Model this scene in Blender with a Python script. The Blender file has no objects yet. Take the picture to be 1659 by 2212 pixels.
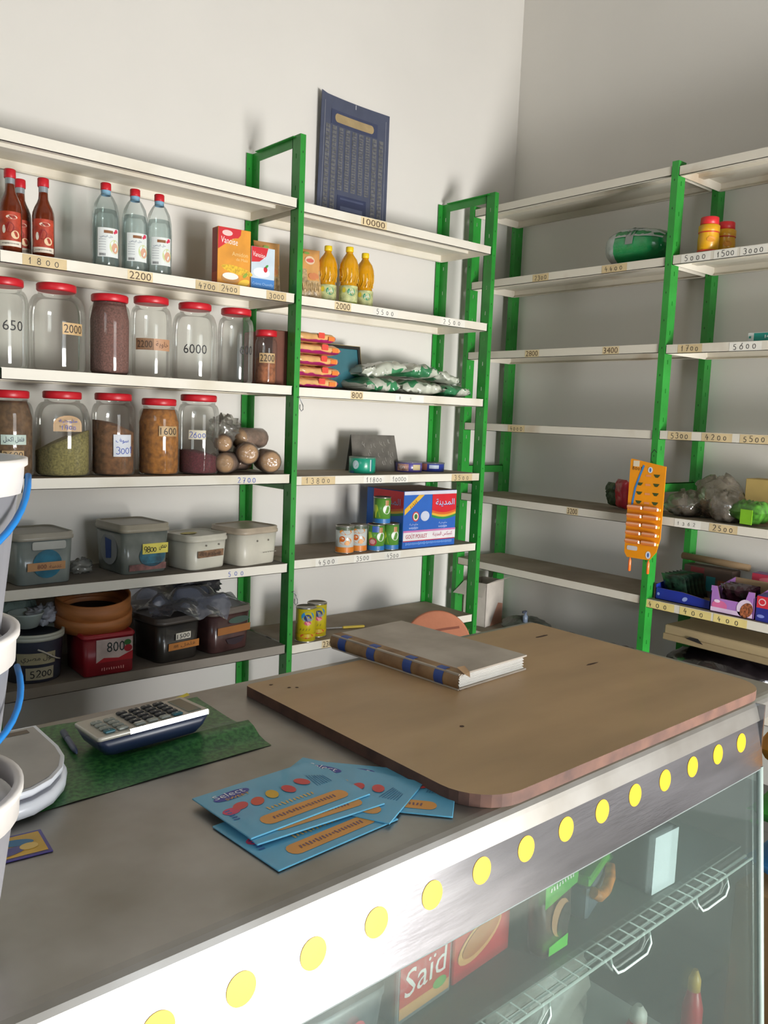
import bpy, bmesh, math, random
from mathutils import Vector, Matrix
from math import sin, cos, pi, radians, atan2, asin, sqrt
random.seed(7)
SC = bpy.context.scene
COL = SC.collection

# ---------------------------------------------------------------- camera
cam_d = bpy.data.cameras.new('camera'); cam = bpy.data.objects.new('camera', cam_d); COL.objects.link(cam)
CP, CR, CA = radians(6.39468), radians(-2.26664), radians(49.4319)
CLOC = Vector((-3.32708, -2.97179, 1.41289))
_f = Vector((cos(CA)*cos(CP), sin(CA)*cos(CP), -sin(CP))); _r = Vector((sin(CA), -cos(CA), 0)); _u = _r.cross(_f)
_R = _r*cos(CR) - _u*sin(CR); _U = _u*cos(CR) + _r*sin(CR)
cam.matrix_world = Matrix(((_R.x, _U.x, -_f.x, CLOC.x), (_R.y, _U.y, -_f.y, CLOC.y), (_R.z, _U.z, -_f.z, CLOC.z), (0, 0, 0, 1)))
cam_d.sensor_fit = 'HORIZONTAL'; cam_d.sensor_width = 36.0; cam_d.lens = 1818.157*36.0/1659.0
cam_d.clip_start = 0.05; cam_d.clip_end = 60
SC.camera = cam

# ---------------------------------------------------------------- light and exposure
SC.view_settings.view_transform = 'Standard'; SC.view_settings.look = 'None'
SC.view_settings.gamma = 1.0; SC.view_settings.exposure = 0.36
SC.view_settings.use_curve_mapping = False
SC.cycles.max_bounces = 8; SC.cycles.diffuse_bounces = 5; SC.cycles.glossy_bounces = 4
SC.cycles.transparent_max_bounces = 24; SC.cycles.transmission_bounces = 4
SC.cycles.use_denoising = True; SC.cycles.sample_clamp_indirect = 6.0
SC.cycles.caustics_reflective = False; SC.cycles.caustics_refractive = False
W = bpy.data.worlds.new('sky'); SC.world = W; W.use_nodes = True
nt = W.node_tree; bg = nt.nodes['Background']
sky = nt.nodes.new('ShaderNodeTexSky'); sky.sky_type = 'NISHITA'; sky.sun_disc = False
sky.sun_elevation = radians(48); sky.sun_rotation = radians(190); sky.air_density = 1.0; sky.dust_density = 2.0
nt.links.new(sky.outputs[0], bg.inputs['Color']); bg.inputs['Strength'].default_value = 0.35

DOOR_X0, DOOR_X1, DOOR_H, FRONT_Y = -2.20, -0.95, 2.2, -4.9
def area(name, loc, sx, sy, power, color, target, spread=180):
    d = bpy.data.lights.new(name, 'AREA'); d.shape = 'RECTANGLE'; d.size = sx; d.size_y = sy; d.energy = power; d.color = color
    d.spread = radians(spread)
    o = bpy.data.objects.new(name, d); COL.objects.link(o); o.location = loc
    dirv = Vector(target) - Vector(loc); o.rotation_euler = dirv.to_track_quat('-Z', 'Y').to_euler(); return o
# daylight arriving through the open shop door (sky above, sunlit ground below) and a high unseen window added in the left wall to brighten the right one
DXC = (DOOR_X0+DOOR_X1)/2
area('door_skylight', (DXC, FRONT_Y-0.02, 1.6), DOOR_X1-DOOR_X0, 1.2, 22, (0.88, 0.94, 1.0), (DXC, 0, 1.65))
area('door_ground_light', (DXC, FRONT_Y-0.02, .5), DOOR_X1-DOOR_X0, 1.0, 170, (1.0, 0.985, 0.965), (DXC, 0, 1.0))
area('right_wall_fill', (-5.26, -3.3, 2.35), 1.6, 1.2, 16, (0.96, 0.97, 1.0), (0, -3.3, 2.0))  # fill light for the right wall, set behind the added window
sd = bpy.data.lights.new('sun', 'SUN'); sd.energy = 13.0; sd.angle = radians(0.6); sd.color = (1.0, 0.98, 0.95)
sun = bpy.data.objects.new('sun', sd); COL.objects.link(sun); sun.rotation_euler = Vector((0.0, 0.60, -0.80)).to_track_quat('-Z', 'Y').to_euler()

# ---------------------------------------------------------------- materials
_M = {}
def lin(h):
    h = h.lstrip('#'); out = []
    for i in (0, 2, 4):
        c = int(h[i:i+2], 16)/255; out.append(c/12.92 if c <= .04045 else ((c+.055)/1.055)**2.4)
    return (*out, 1.0)
def P(hexc, rough=.55, metal=0.0, var=.05, scale=14.0, bump=0.0, bscale=60.0, coat=0.0, spec=.5, hex2=None, stretch=(1, 1, 1), thr=None):
    key = (hexc, rough, metal, var, scale, bump, bscale, coat, spec, hex2, stretch, thr)
    if key in _M: return _M[key]
    m = bpy.data.materials.new('paint_' + hexc); m.use_nodes = True; n = m.node_tree; b = n.nodes['Principled BSDF']
    b.inputs['Roughness'].default_value = rough; b.inputs['Metallic'].default_value = metal
    b.inputs['Coat Weight'].default_value = coat; b.inputs['Specular IOR Level'].default_value = spec
    tc = n.nodes.new('ShaderNodeTexCoord'); mp = n.nodes.new('ShaderNodeMapping'); mp.inputs['Scale'].default_value = stretch
    n.links.new(tc.outputs['Object'], mp.inputs['Vector'])
    nz = n.nodes.new('ShaderNodeTexNoise'); nz.inputs['Scale'].default_value = scale; nz.inputs['Detail'].default_value = 4
    n.links.new(mp.outputs[0], nz.inputs['Vector'])
    rp = n.nodes.new('ShaderNodeValToRGB'); c = lin(hexc)
    c2 = lin(hex2) if hex2 else tuple(max(0, x*(1-2.2*var)) for x in c[:3]) + (1,)
    rp.color_ramp.elements[0].position = .32 if thr is None else thr[0]; rp.color_ramp.elements[1].position = .66 if thr is None else thr[1]
    rp.color_ramp.elements[0].color = c2
    rp.color_ramp.elements[1].color = c if hex2 else tuple(min(1, x*(1+.6*var)) for x in c[:3]) + (1,)
    n.links.new(nz.outputs['Fac'], rp.inputs['Fac']); n.links.new(rp.outputs[0], b.inputs['Base Color'])
    if bump:
        n2 = n.nodes.new('ShaderNodeTexNoise'); n2.inputs['Scale'].default_value = bscale; n2.inputs['Detail'].default_value = 5
        n.links.new(mp.outputs[0], n2.inputs['Vector'])
        bp = n.nodes.new('ShaderNodeBump'); bp.inputs['Strength'].default_value = bump; bp.inputs['Distance'].default_value = .01
        n.links.new(n2.outputs['Fac'], bp.inputs['Height']); n.links.new(bp.outputs[0], b.inputs['Normal'])
    _M[key] = m; return m
def FILM(hexc='ffffff', gloss=.12, rough=.08, opac=0.0, hexd='ffffff', bump=0.0, bscale=40):
    """thin clear sheet: transparent, with a fresnel gloss and a share of diffuse haze"""
    key = ('film', hexc, gloss, rough, opac, hexd, bump, bscale)
    if key in _M: return _M[key]
    m = bpy.data.materials.new('film_' + hexc); m.use_nodes = True; n = m.node_tree; n.nodes.remove(n.nodes['Principled BSDF'])
    out = n.nodes['Material Output']
    tr = n.nodes.new('ShaderNodeBsdfTransparent'); tr.inputs[0].default_value = lin(hexc)
    gl = n.nodes.new('ShaderNodeBsdfGlossy'); gl.inputs['Roughness'].default_value = rough
    df = n.nodes.new('ShaderNodeBsdfDiffuse'); df.inputs[0].default_value = lin(hexd)
    tl = n.nodes.new('ShaderNodeBsdfTranslucent'); tl.inputs[0].default_value = lin(hexd)
    md = n.nodes.new('ShaderNodeMixShader'); md.inputs[0].default_value = .45
    n.links.new(df.outputs[0], md.inputs[1]); n.links.new(tl.outputs[0], md.inputs[2])
    m1 = n.nodes.new('ShaderNodeMixShader'); m1.inputs[0].default_value = opac
    n.links.new(tr.outputs[0], m1.inputs[1]); n.links.new(md.outputs[0], m1.inputs[2])
    lw = n.nodes.new('ShaderNodeLayerWeight'); lw.inputs['Blend'].default_value = .25
    mt = n.nodes.new('ShaderNodeMath'); mt.operation = 'MULTIPLY_ADD'; mt.inputs[1].default_value = .5; mt.inputs[2].default_value = gloss*.12
    n.links.new(lw.outputs['Fresnel'], mt.inputs[0])
    m2 = n.nodes.new('ShaderNodeMixShader'); n.links.new(mt.outputs[0], m2.inputs[0])
    n.links.new(m1.outputs[0], m2.inputs[1]); n.links.new(gl.outputs[0], m2.inputs[2]); n.links.new(m2.outputs[0], out.inputs['Surface'])
    if bump:
        tc = n.nodes.new('ShaderNodeTexCoord'); n2 = n.nodes.new('ShaderNodeTexNoise'); n2.inputs['Scale'].default_value = bscale
        n.links.new(tc.outputs['Object'], n2.inputs['Vector'])
        bp = n.nodes.new('ShaderNodeBump'); bp.inputs['Strength'].default_value = bump; bp.inputs['Distance'].default_value = .01
        n.links.new(n2.outputs['Fac'], bp.inputs['Height'])
        for q in (gl, df): n.links.new(bp.outputs[0], q.inputs['Normal'])
    _M[key] = m; return m

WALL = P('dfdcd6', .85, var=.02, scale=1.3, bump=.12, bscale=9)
GREEN = P('2c9136', .36, var=.10, scale=9, bump=.05)
CREAM = P('e2ddd0', .5, var=.05, scale=4, hex2='c9bfa8', thr=(.18, .5))
DUST = P('a39684', .75, var=.12, scale=5, hex2='7d6f5e', thr=(.25, .75))
STEEL = P('b9bac0', .2, metal=1.0, var=.10, scale=5, stretch=(1, 1, 6), bump=.03, bscale=30)
TOPSTEEL = P('a9a7a2', .40, metal=.85, var=.13, scale=6, hex2='8d8981', bump=.02, bscale=14)
INK = P('1d1b22', .6); BLUEINK = P('3a58b8', .6); PAPER = P('e6ddc2', .7, var=.04); TANPAPER = P('d3bd92', .7, var=.08)
REDCAP = P('c7202c', .38, var=.03); GLASS = FILM('fcfdfb', .2, .06, .06, 'e9e6e0')

# ---------------------------------------------------------------- mesh builder
def plane(o, U, V):
    o, U, V = Vector(o), Vector(U).normalized(), Vector(V).normalized(); N = U.cross(V)
    return lambda u, v, d=0: o + U*u + V*v + N*d
def cyl(r, a0, z0=0, cx=0, cy=0, taper=0):
    def S(u, v, d=0):
        a = a0 + u/r; q = r + taper*v + d
        return Vector((cx+q*cos(a), cy+q*sin(a), z0+v))
    return S
_TXT = {}
def text_mesh(s):
    if s in _TXT: return _TXT[s]
    c = bpy.data.curves.new('t', 'FONT'); c.body = s; c.size = 1.0; c.resolution_u = 2
    o = bpy.data.objects.new('t', c); COL.objects.link(o)
    dg = bpy.context.evaluated_depsgraph_get(); me = bpy.data.meshes.new_from_object(o.evaluated_get(dg))
    vs = [(v.co.x, v.co.y) for v in me.vertices]; fs = [tuple(p.vertices) for p in me.polygons]
    bpy.data.objects.remove(o); bpy.data.curves.remove(c); bpy.data.meshes.remove(me)
    if not vs: vs, fs = [(0, 0), (1, 0), (1, .1)], [(0, 1, 2)]
    x0 = min(v[0] for v in vs); x1 = max(v[0] for v in vs)
    y0 = min(v[1] for v in vs); y1 = max(v[1] for v in vs)
    _TXT[s] = ([(v[0]-x0, v[1]-y0) for v in vs], fs, x1-x0, y1-y0); return _TXT[s]
AR = {'ا': ('\uFE8D', '\uFE8E', None, None), 'ل': ('\uFEDD', '\uFEDE', '\uFEDF', '\uFEE0'), 'م': ('\uFEE1', '\uFEE2', '\uFEE3', '\uFEE4'),
      'و': ('\uFEED', '\uFEEE', None, None), 'خ': ('\uFEA5', '\uFEA6', '\uFEA7', '\uFEA8'), 'ي': ('\uFEF1', '\uFEF2', '\uFEF3', '\uFEF4'),
      'ة': ('\uFE93', '\uFE94', None, None), 'ح': ('\uFEA1', '\uFEA2', '\uFEA3', '\uFEA4'), 'ص': ('\uFEB9', '\uFEBA', '\uFEBB', '\uFEBC'),
      'ف': ('\uFED1', '\uFED2', '\uFED3', '\uFED4'), 'ر': ('\uFEAD', '\uFEAE', None, None), 'س': ('\uFEB1', '\uFEB2', '\uFEB3', '\uFEB4'),
      'د': ('\uFEA9', '\uFEAA', None, None), 'ن': ('\uFEE5', '\uFEE6', '\uFEE7', '\uFEE8'), 'ك': ('\uFED9', '\uFEDA', '\uFEDB', '\uFEDC'),
      'ع': ('\uFEC9', '\uFECA', '\uFECB', '\uFECC'), 'ب': ('\uFE8F', '\uFE90', '\uFE91', '\uFE92'), 'ى': ('\uFEEF', '\uFEF0', None, None)}
def arab(w):
    """joined letter forms in visual order"""
    out = []
    for i, ch in enumerate(w):
        if ch not in AR: out.append(ch); continue
        prev = i > 0 and w[i-1] in AR and AR[w[i-1]][2] is not None
        nxt = i < len(w)-1 and w[i+1] in AR and AR[ch][2] is not None
        out.append(AR[ch][3 if prev and nxt else 1 if prev else 2 if nxt else 0])
    return ''.join(reversed(out))
def _arc(cx, cy, rx, ry, a0, a1, n=9): return [(cx+rx*cos(radians(a0+(a1-a0)*i/n)), cy+ry*sin(radians(a0+(a1-a0)*i/n))) for i in range(n+1)]
DIG = {'0': [_arc(.3, .42, .24, .36, 90, 450, 14)], '1': [[(.1, .6), (.32, 1), (.3, 0)]],
       '2': [_arc(.3, .72, .24, .27, 160, -40, 8) + [(.06, .02), (.58, .06)]],
       '3': [_arc(.26, .74, .24, .24, 150, -80, 8), _arc(.26, .26, .28, .27, 80, -150, 9)],
       '4': [[(.28, 1), (.05, .42), (.58, .45)], [(.42, .7), (.38, 0)]],
       '5': [[(.52, .97), (.14, .95), (.1, .55)] + _arc(.26, .3, .27, .3, 110, -140, 9)],
       '6': [[(.48, 1)] + _arc(.3, .3, .25, .3, 150, 510, 13)], '7': [[(.05, .95), (.55, .97), (.25, 0)], [(.15, .48), (.48, .5)]],
       '8': [_arc(.3, .74, .2, .24, -90, 270, 12) + _arc(.3, .26, .25, .25, 90, -270, 12)],
       '9': [_arc(.3, .68, .22, .28, 0, 360, 11) + [(.5, .3), (.3, 0)]]}
class MB:
    def __init__(s): s.v = []; s.f = []; s.mats = []
    def mi(s, m):
        if m not in s.mats: s.mats.append(m)
        return s.mats.index(m)
    def add(s, vs, fs, m, smooth=False):
        b = len(s.v); s.v += [tuple(v) for v in vs]; k = s.mi(m)
        s.f += [(tuple(b+i for i in f), k, smooth) for f in fs]
    def box(s, x0, x1, y0, y1, z0, z1, m, M=None):
        vs = [Vector((x, y, z)) for z in (z0, z1) for y in (y0, y1) for x in (x0, x1)]
        if M: vs = [M @ v for v in vs]
        s.add(vs, [(0, 2, 3, 1), (4, 5, 7, 6), (0, 1, 5, 4), (2, 6, 7, 3), (0, 4, 6, 2), (1, 3, 7, 5)], m)
    def bbox(s, x0, x1, y0, y1, z0, z1, m, b=.004):
        """box with bevelled edges"""
        rings = []
        for z, i in ((z0, b), (z0+b, 0), (z1-b, 0), (z1, b)):
            rings.append([(x0+i+b, y0+i, z), (x1-i-b, y0+i, z), (x1-i, y0+i+b, z), (x1-i, y1-i-b, z), (x1-i-b, y1-i, z), (x0+i+b, y1-i, z), (x0+i, y1-i-b, z), (x0+i, y0+i+b, z)])
        s.loft(rings, m, smooth=False)
    def loft(s, rings, m, cap0=True, cap1=True, smooth=True, closed=True):
        n = len(rings[0]); vs = [v for r in rings for v in r]; fs = []
        for j in range(len(rings)-1):
            for i in range(n if closed else n-1):
                k = (i+1) % n; fs.append((j*n+i, j*n+k, (j+1)*n+k, (j+1)*n+i))
        s.add(vs, fs, m, smooth); b = len(s.v)-len(vs); k = s.mi(m)
        if cap0: s.f.append((tuple(b+i for i in reversed(range(n))), k, False))
        if cap1: s.f.append((tuple(b+(len(rings)-1)*n+i for i in range(n)), k, False))
    def lathe(s, prof, m, seg=36, c=(0, 0), cap0=True, cap1=True, smooth=True, tilt=None):
        rings = []
        for r, z in prof:
            r = max(r, .0002)
            rings.append([(c[0]+r*cos(2*pi*i/seg), c[1]+r*sin(2*pi*i/seg), z) for i in range(seg)])
        s.loft(rings, m, cap0, cap1, smooth)
    def prism(s, poly, z0, z1, m, ms=None):
        n = len(poly); k = s.mi(m); ks = s.mi(ms or m); b = len(s.v)
        s.v += [(x, y, z0) for x, y in poly] + [(x, y, z1) for x, y in poly]
        s.f.append((tuple(b+i for i in reversed(range(n))), k, False)); s.f.append((tuple(b+n+i for i in range(n)), k, False))
        for i in range(n): j = (i+1) % n; s.f.append(((b+i, b+j, b+n+j, b+n+i), ks, False))
    def tube(s, pts, r, m, seg=8, flat=1.0):
        pts = [Vector(p) for p in pts]; rings = []; up = Vector((0, 0, 1))
        for i, p in enumerate(pts):
            t = (pts[min(i+1, len(pts)-1)] - pts[max(i-1, 0)]).normalized()
            a = t.cross(up); a = a.normalized() if a.length > .05 else t.cross(Vector((1, 0, 0))).normalized(); b = a.cross(t).normalized()
            rings.append([p + a*r*cos(2*pi*k/seg) + b*r*flat*sin(2*pi*k/seg) for k in range(seg)])
        s.loft(rings, m)
    def sph(s, c, r, m, sx=1, sy=1, sz=1, n=12):
        rings = []
        for j in range(1, n):
            t = pi*j/n; rings.append([(c[0]+r*sx*sin(t)*cos(2*pi*i/16), c[1]+r*sy*sin(t)*sin(2*pi*i/16), c[2]-r*sz*cos(t)) for i in range(16)])
        s.loft(rings, m)
    # shapes printed or stuck on a surface S(u, v, d)
    def rect(s, S, u0, u1, v0, v1, m, d=.0005, nu=8):
        nu = max(1, nu); vs = []; fs = []
        for i in range(nu+1):
            u = u0+(u1-u0)*i/nu; vs += [S(u, v0, d), S(u, v1, d)]
        for i in range(nu): fs.append((2*i, 2*i+2, 2*i+3, 2*i+1))
        s.add(vs, fs, m)
    def shape(s, S, pts, m, d=.0005): s.add([S(u, v, d) for u, v in pts], [tuple(range(len(pts)))], m)
    def ell(s, S, cu, cv, ru, rv, m, d=.0006, n=20, a=0):
        s.shape(S, [(cu+ru*cos(2*pi*i/n)*cos(a)-rv*sin(2*pi*i/n)*sin(a), cv+rv*sin(2*pi*i/n)*cos(a)+ru*cos(2*pi*i/n)*sin(a)) for i in range(n)], m, d)
    def rrect(s, S, u0, u1, v0, v1, r, m, d=.0006):
        pts = []
        for cx, cy, a in ((u1-r, v1-r, 0), (u0+r, v1-r, 90), (u0+r, v0+r, 180), (u1-r, v0+r, 270)):
            pts += [(cx+r*cos(radians(a+t)), cy+r*sin(radians(a+t))) for t in (0, 30, 60, 90)]
        s.shape(S, pts, m, d)
    def text(s, S, st, u, v, h, m, d=.001, w=None, a=0, shear=0):
        vs, fs, tw, th = text_mesh(st); k = h/max(th, .01); kx = k if w is None else w/max(tw, .01)
        out = []
        for x, y in vs:
            X = x*kx-tw*kx/2 + shear*y*k; Y = y*k-th*k/2
            out.append(S(u+X*cos(a)-Y*sin(a), v+X*sin(a)+Y*cos(a), d))
        s.add(out, fs, m)
    def blur(s, S, u, v, h, m, d=.001, w=.05, a=0):
        """a line of print too small to read: a row of uneven upright strokes"""
        n = max(4, int(w/h*1.6)); hh = [hsh(k, w*1000, h*1000) for k in range(n)]
        for k in range(n):
            x = -w/2+w*(k+.5)/n; t = h*(.25+.25*hh[k]); lean = h*.2*(hh[k-1]-.5)
            q = [(x-lean, -t), (x+lean, t)]
            s.strk(S, [(u+X*cos(a)-Y*sin(a), v+X*sin(a)+Y*cos(a)) for X, Y in q], w/n*.45, m, d)
    def strk(s, S, pts, w, m, d=.001):
        L = []
        for i in range(len(pts)):
            a = pts[max(0, i-1)]; b = pts[min(len(pts)-1, i+1)]; dx, dy = b[0]-a[0], b[1]-a[1]; l = sqrt(dx*dx+dy*dy) or 1
            nx, ny = -dy/l*w/2, dx/l*w/2; L.append((S(pts[i][0]+nx, pts[i][1]+ny, d), S(pts[i][0]-nx, pts[i][1]-ny, d)))
        s.add([p for q in L for p in q], [(2*i, 2*i+1, 2*i+3, 2*i+2) for i in range(len(L)-1)], m)
    def hand(s, S, st, u, v, h, m, d=.001, sp=.85, wt=.11):
        """handwritten figures centred on (u, v)"""
        n = len(st); x = u-(n*sp-.25)*h/2
        for ch in st:
            dy = random.uniform(-.06, .06)*h; k = h*random.uniform(.88, 1.05)
            for pl in DIG.get(ch, []): s.strk(S, [(x+px*k, v-h/2+dy+py*k) for px, py in pl], wt*h, m, d)
            x += sp*h
    def build(s, name, parent=None, loc=None, rot=None, auto=True):
        me = bpy.data.meshes.new(name); me.from_pydata(s.v, [], [f[0] for f in s.f])
        for m in s.mats: me.materials.append(m)
        for p, f in zip(me.polygons, s.f): p.material_index = f[1]; p.use_smooth = f[2]
        if auto:
            bm = bmesh.new(); bm.from_mesh(me); bmesh.ops.recalc_face_normals(bm, faces=bm.faces); bm.to_mesh(me); bm.free()
        me.update(); o = bpy.data.objects.new(name, me); COL.objects.link(o)
        if parent: o.parent = parent
        if loc: o.location = loc
        if rot: o.rotation_euler = rot
        return o
def tag(o, label=None, cat=None, group=None, kind=None):
    if label: o['label'] = label
    if cat: o['category'] = cat
    if group: o['group'] = group
    if kind: o['kind'] = kind
    return o
def thing(name, label, cat, loc=(0, 0, 0), rz=0, group=None, rot=None):
    o = bpy.data.objects.new(name, None); o.empty_display_size = .05; COL.objects.link(o)
    o.location = loc; o.rotation_euler = rot or (0, 0, rz); return tag(o, label, cat, group)
def rr(w, d, r, z, n=5, cx=0, cy=0):
    pts = []
    for sx, sy, a in ((1, 1, 0), (-1, 1, 90), (-1, -1, 180), (1, -1, 270)):
        for i in range(n+1): t = radians(a+90*i/n); pts.append((cx+sx*(w/2-r)+r*cos(t), cy+sy*(d/2-r)+r*sin(t), z))
    return pts
def hsh(*a):
    x = sin(sum(v*k for v, k in zip(a, (127.1, 311.7, 74.7, 91.3))))*43758.5453; return x-math.floor(x)
def vnoise(x, y, seed=0):
    xi, yi = math.floor(x), math.floor(y); fx, fy = x-xi, y-yi; fx = fx*fx*(3-2*fx); fy = fy*fy*(3-2*fy)
    g = lambda i, j: hsh(xi+i, yi+j, seed)*2-1
    return (g(0, 0)*(1-fx)+g(1, 0)*fx)*(1-fy)+(g(0, 1)*(1-fx)+g(1, 1)*fx)*fy
def pillow(mb, w, h, t, m, seam=.012, wr=.004, n=14, seed=0, M=None, m2=None, band=None, sag=0):
    """filled pouch lying flat: w along x, h along y, thickness t, crimped ends at the y ends"""
    M = M or Matrix.Identity(4); k = n
    for side in (1, -1):
        vs = []; 
        for j in range(k+1):
            y = -h/2+h*j/k; fy = max(0.0, 1-abs(2*j/k-1)**4)
            for i in range(k+1):
                a = 2*i/k-1; x = a*w/2*(1-.05*fy); fx = sqrt(max(0, 1-a**4))
                e = min(1, (1-abs(a))*4)*min(1, (1-abs(2*j/k-1))*4)
                z = side*(t/2)*fx*sqrt(fy) + wr*e*(vnoise(i*.9, j*.9, seed+side)+.5*vnoise(i*2.1, j*2.1, seed+5+side)) - sag*(a*a)
                vs.append(M @ Vector((x, y, z)))
        for j in range(k):
            for i in range(k):
                q = (j*(k+1)+i, j*(k+1)+i+1, (j+1)*(k+1)+i+1, (j+1)*(k+1)+i)
                mm = m2 if (m2 and band and band(i/k, j/k)) else m
                mb.f.append((tuple(len(mb.v)+x for x in q), mb.mi(mm), True))
        mb.v += [tuple(v) for v in vs]
def crumple(mb, rx, ry, rz, m, c=(0, 0, 0), amp=.3, n=18, seed=0, freq=3.0, base=None):
    """crumpled bag: a noisy ball, flattened at the base height"""
    rings = []
    for j in range(1, n):
        t = pi*j/n; row = []
        for i in range(26):
            a = 2*pi*i/26
            nn = vnoise(cos(a)*freq+9, sin(a)*freq+cos(t)*freq, seed)+.6*vnoise(cos(a)*freq*2.3+3, sin(a)*freq*2.3+cos(t)*freq*2, seed+3)+.10*(hsh(i, j, seed)-.5)
            q = 1+amp*nn
            x, y, z = c[0]+rx*q*sin(t)*cos(a), c[1]+ry*q*sin(t)*sin(a), c[2]-rz*q*cos(t)
            if base is not None: z = max(z, base+.002*hsh(i, j))
            row.append((x, y, z))
        rings.append(row)
    mb.loft(rings, m)

def sack(mb, L, D, T, m, seed=0, wr=.006, M=None, m2=None, band=None, n=18, k=22, pw=.75, ends=4.0):
    """filled bag lying on its face: L along x, depth D along y, thickness T, bulging rounded ends; base at z = 0"""
    M = M or Matrix.Identity(4); rings = []
    for j in range(n+1):
        s = 2*j/n-1; e = max(.10, (1-abs(s)**ends))**.5; row = []
        for i in range(k):
            a = 2*pi*i/k; c, q = cos(a), sin(a)
            y = D/2*(.80+.20*e)*abs(c)**pw*(1 if c > 0 else -1); z = T/2+T/2*e*abs(q)**pw*(1 if q > 0 else -1)
            w = wr*(vnoise(j*.55+3, i*.6, seed)+.6*vnoise(j*1.3, i*1.4+7, seed+2))
            row.append(M @ Vector((L/2*s+w, y+w, max(.0005, z+(w if q > -.3 else 0)))))
        rings.append(row)
    for j in range(n):
        for i in range(k):
            i2 = (i+1) % k; mm = m2 if (m2 and band and band(j/n, i/k)) else m
            mb.add([rings[j][i], rings[j][i2], rings[j+1][i2], rings[j+1][i]], [(0, 1, 2, 3)], mm, True)
    mb.add(rings[0], [tuple(range(k))], m); mb.add(rings[n], [tuple(range(k))], m)
def weld(o, d=.0002):
    bm = bmesh.new(); bm.from_mesh(o.data); bmesh.ops.remove_doubles(bm, verts=bm.verts, dist=d); bmesh.ops.recalc_face_normals(bm, faces=bm.faces); bm.to_mesh(o.data); bm.free(); return o
# ================================================================ the room
HX0, HY0, CEIL = -5.1, FRONT_Y, 4.3
def slab(name, x0, x1, y0, y1, z0, z1, m):
    b = MB(); b.box(x0, x1, y0, y1, z0, z1, m); return tag(b.build(name), kind='structure')
slab('wall_back', HX0-.12, .12, 0, .12, 0, CEIL, WALL)
slab('wall_right', 0, .12, -2.75, 0, 0, CEIL, WALL)
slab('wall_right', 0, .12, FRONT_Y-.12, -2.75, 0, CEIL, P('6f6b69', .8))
# left wall, front wall with the open shop door
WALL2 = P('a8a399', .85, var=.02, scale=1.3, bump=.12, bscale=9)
b = MB(); wy0, wy1, wz0, wz1 = -4.1, -2.5, 1.75, 2.95
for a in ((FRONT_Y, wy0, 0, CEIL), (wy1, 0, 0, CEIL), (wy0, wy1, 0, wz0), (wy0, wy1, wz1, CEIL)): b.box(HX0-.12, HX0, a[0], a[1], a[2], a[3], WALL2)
tag(b.build('wall_left'), kind='structure')
b = MB(); fm = P('d8d6d0', .5)
for a in ((wy0, wy0+.05, wz0, wz1), (wy1-.05, wy1, wz0, wz1), (wy0, wy1, wz0, wz0+.05), (wy0, wy1, wz1-.05, wz1), ((wy0+wy1)/2-.02, (wy0+wy1)/2+.02, wz0, wz1)): b.box(HX0-.09, HX0-.04, a[0], a[1], a[2], a[3], fm)
wf = tag(b.build('added_window'), kind='structure')  # unseen window, added as an opening for the right wall fill light
b = MB(); b.box(HX0-.07, HX0-.064, wy0+.04, wy1-.04, wz0+.04, wz1-.04, FILM('eef4f4', .1)); b.build('pane', wf)
b = MB()
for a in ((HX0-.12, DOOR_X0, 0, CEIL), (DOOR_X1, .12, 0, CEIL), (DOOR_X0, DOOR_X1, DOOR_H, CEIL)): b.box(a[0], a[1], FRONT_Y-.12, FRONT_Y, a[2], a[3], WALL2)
tag(b.build('wall_front'), kind='structure')
slab('ceiling', HX0-.12, .12, FRONT_Y-.12, .12, CEIL, CEIL+.1, P('9c9993', .9))
def tile_mat(name, c1, c2, size):
    m = bpy.data.materials.new(name); m.use_nodes = True; n = m.node_tree; bs = n.nodes['Principled BSDF']; bs.inputs['Roughness'].default_value = .35
    br = n.nodes.new('ShaderNodeTexBrick'); br.offset = 0; br.inputs['Scale'].default_value = 1/size
    br.inputs['Brick Width'].default_value = 1; br.inputs['Row Height'].default_value = 1; br.inputs['Mortar Size'].default_value = .012
    br.inputs['Color1'].default_value = lin(c1); br.inputs['Color2'].default_value = lin(c2); br.inputs['Mortar'].default_value = lin('5b5751')
    tc = n.nodes.new('ShaderNodeTexCoord'); n.links.new(tc.outputs['Object'], br.inputs['Vector']); n.links.new(br.outputs['Color'], bs.inputs['Base Color']); return m
slab('floor', HX0-.12, .12, FRONT_Y-.12, .12, -.1, 0, tile_mat('floor_tiles', '6a665f', '65615b', .4))
b = MB(); b.box(-9, 4, FRONT_Y-9, FRONT_Y-.12, -.1, -.01, P('b9ad98', .9, bump=.2)); tag(b.build('ground'), kind='structure')

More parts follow.
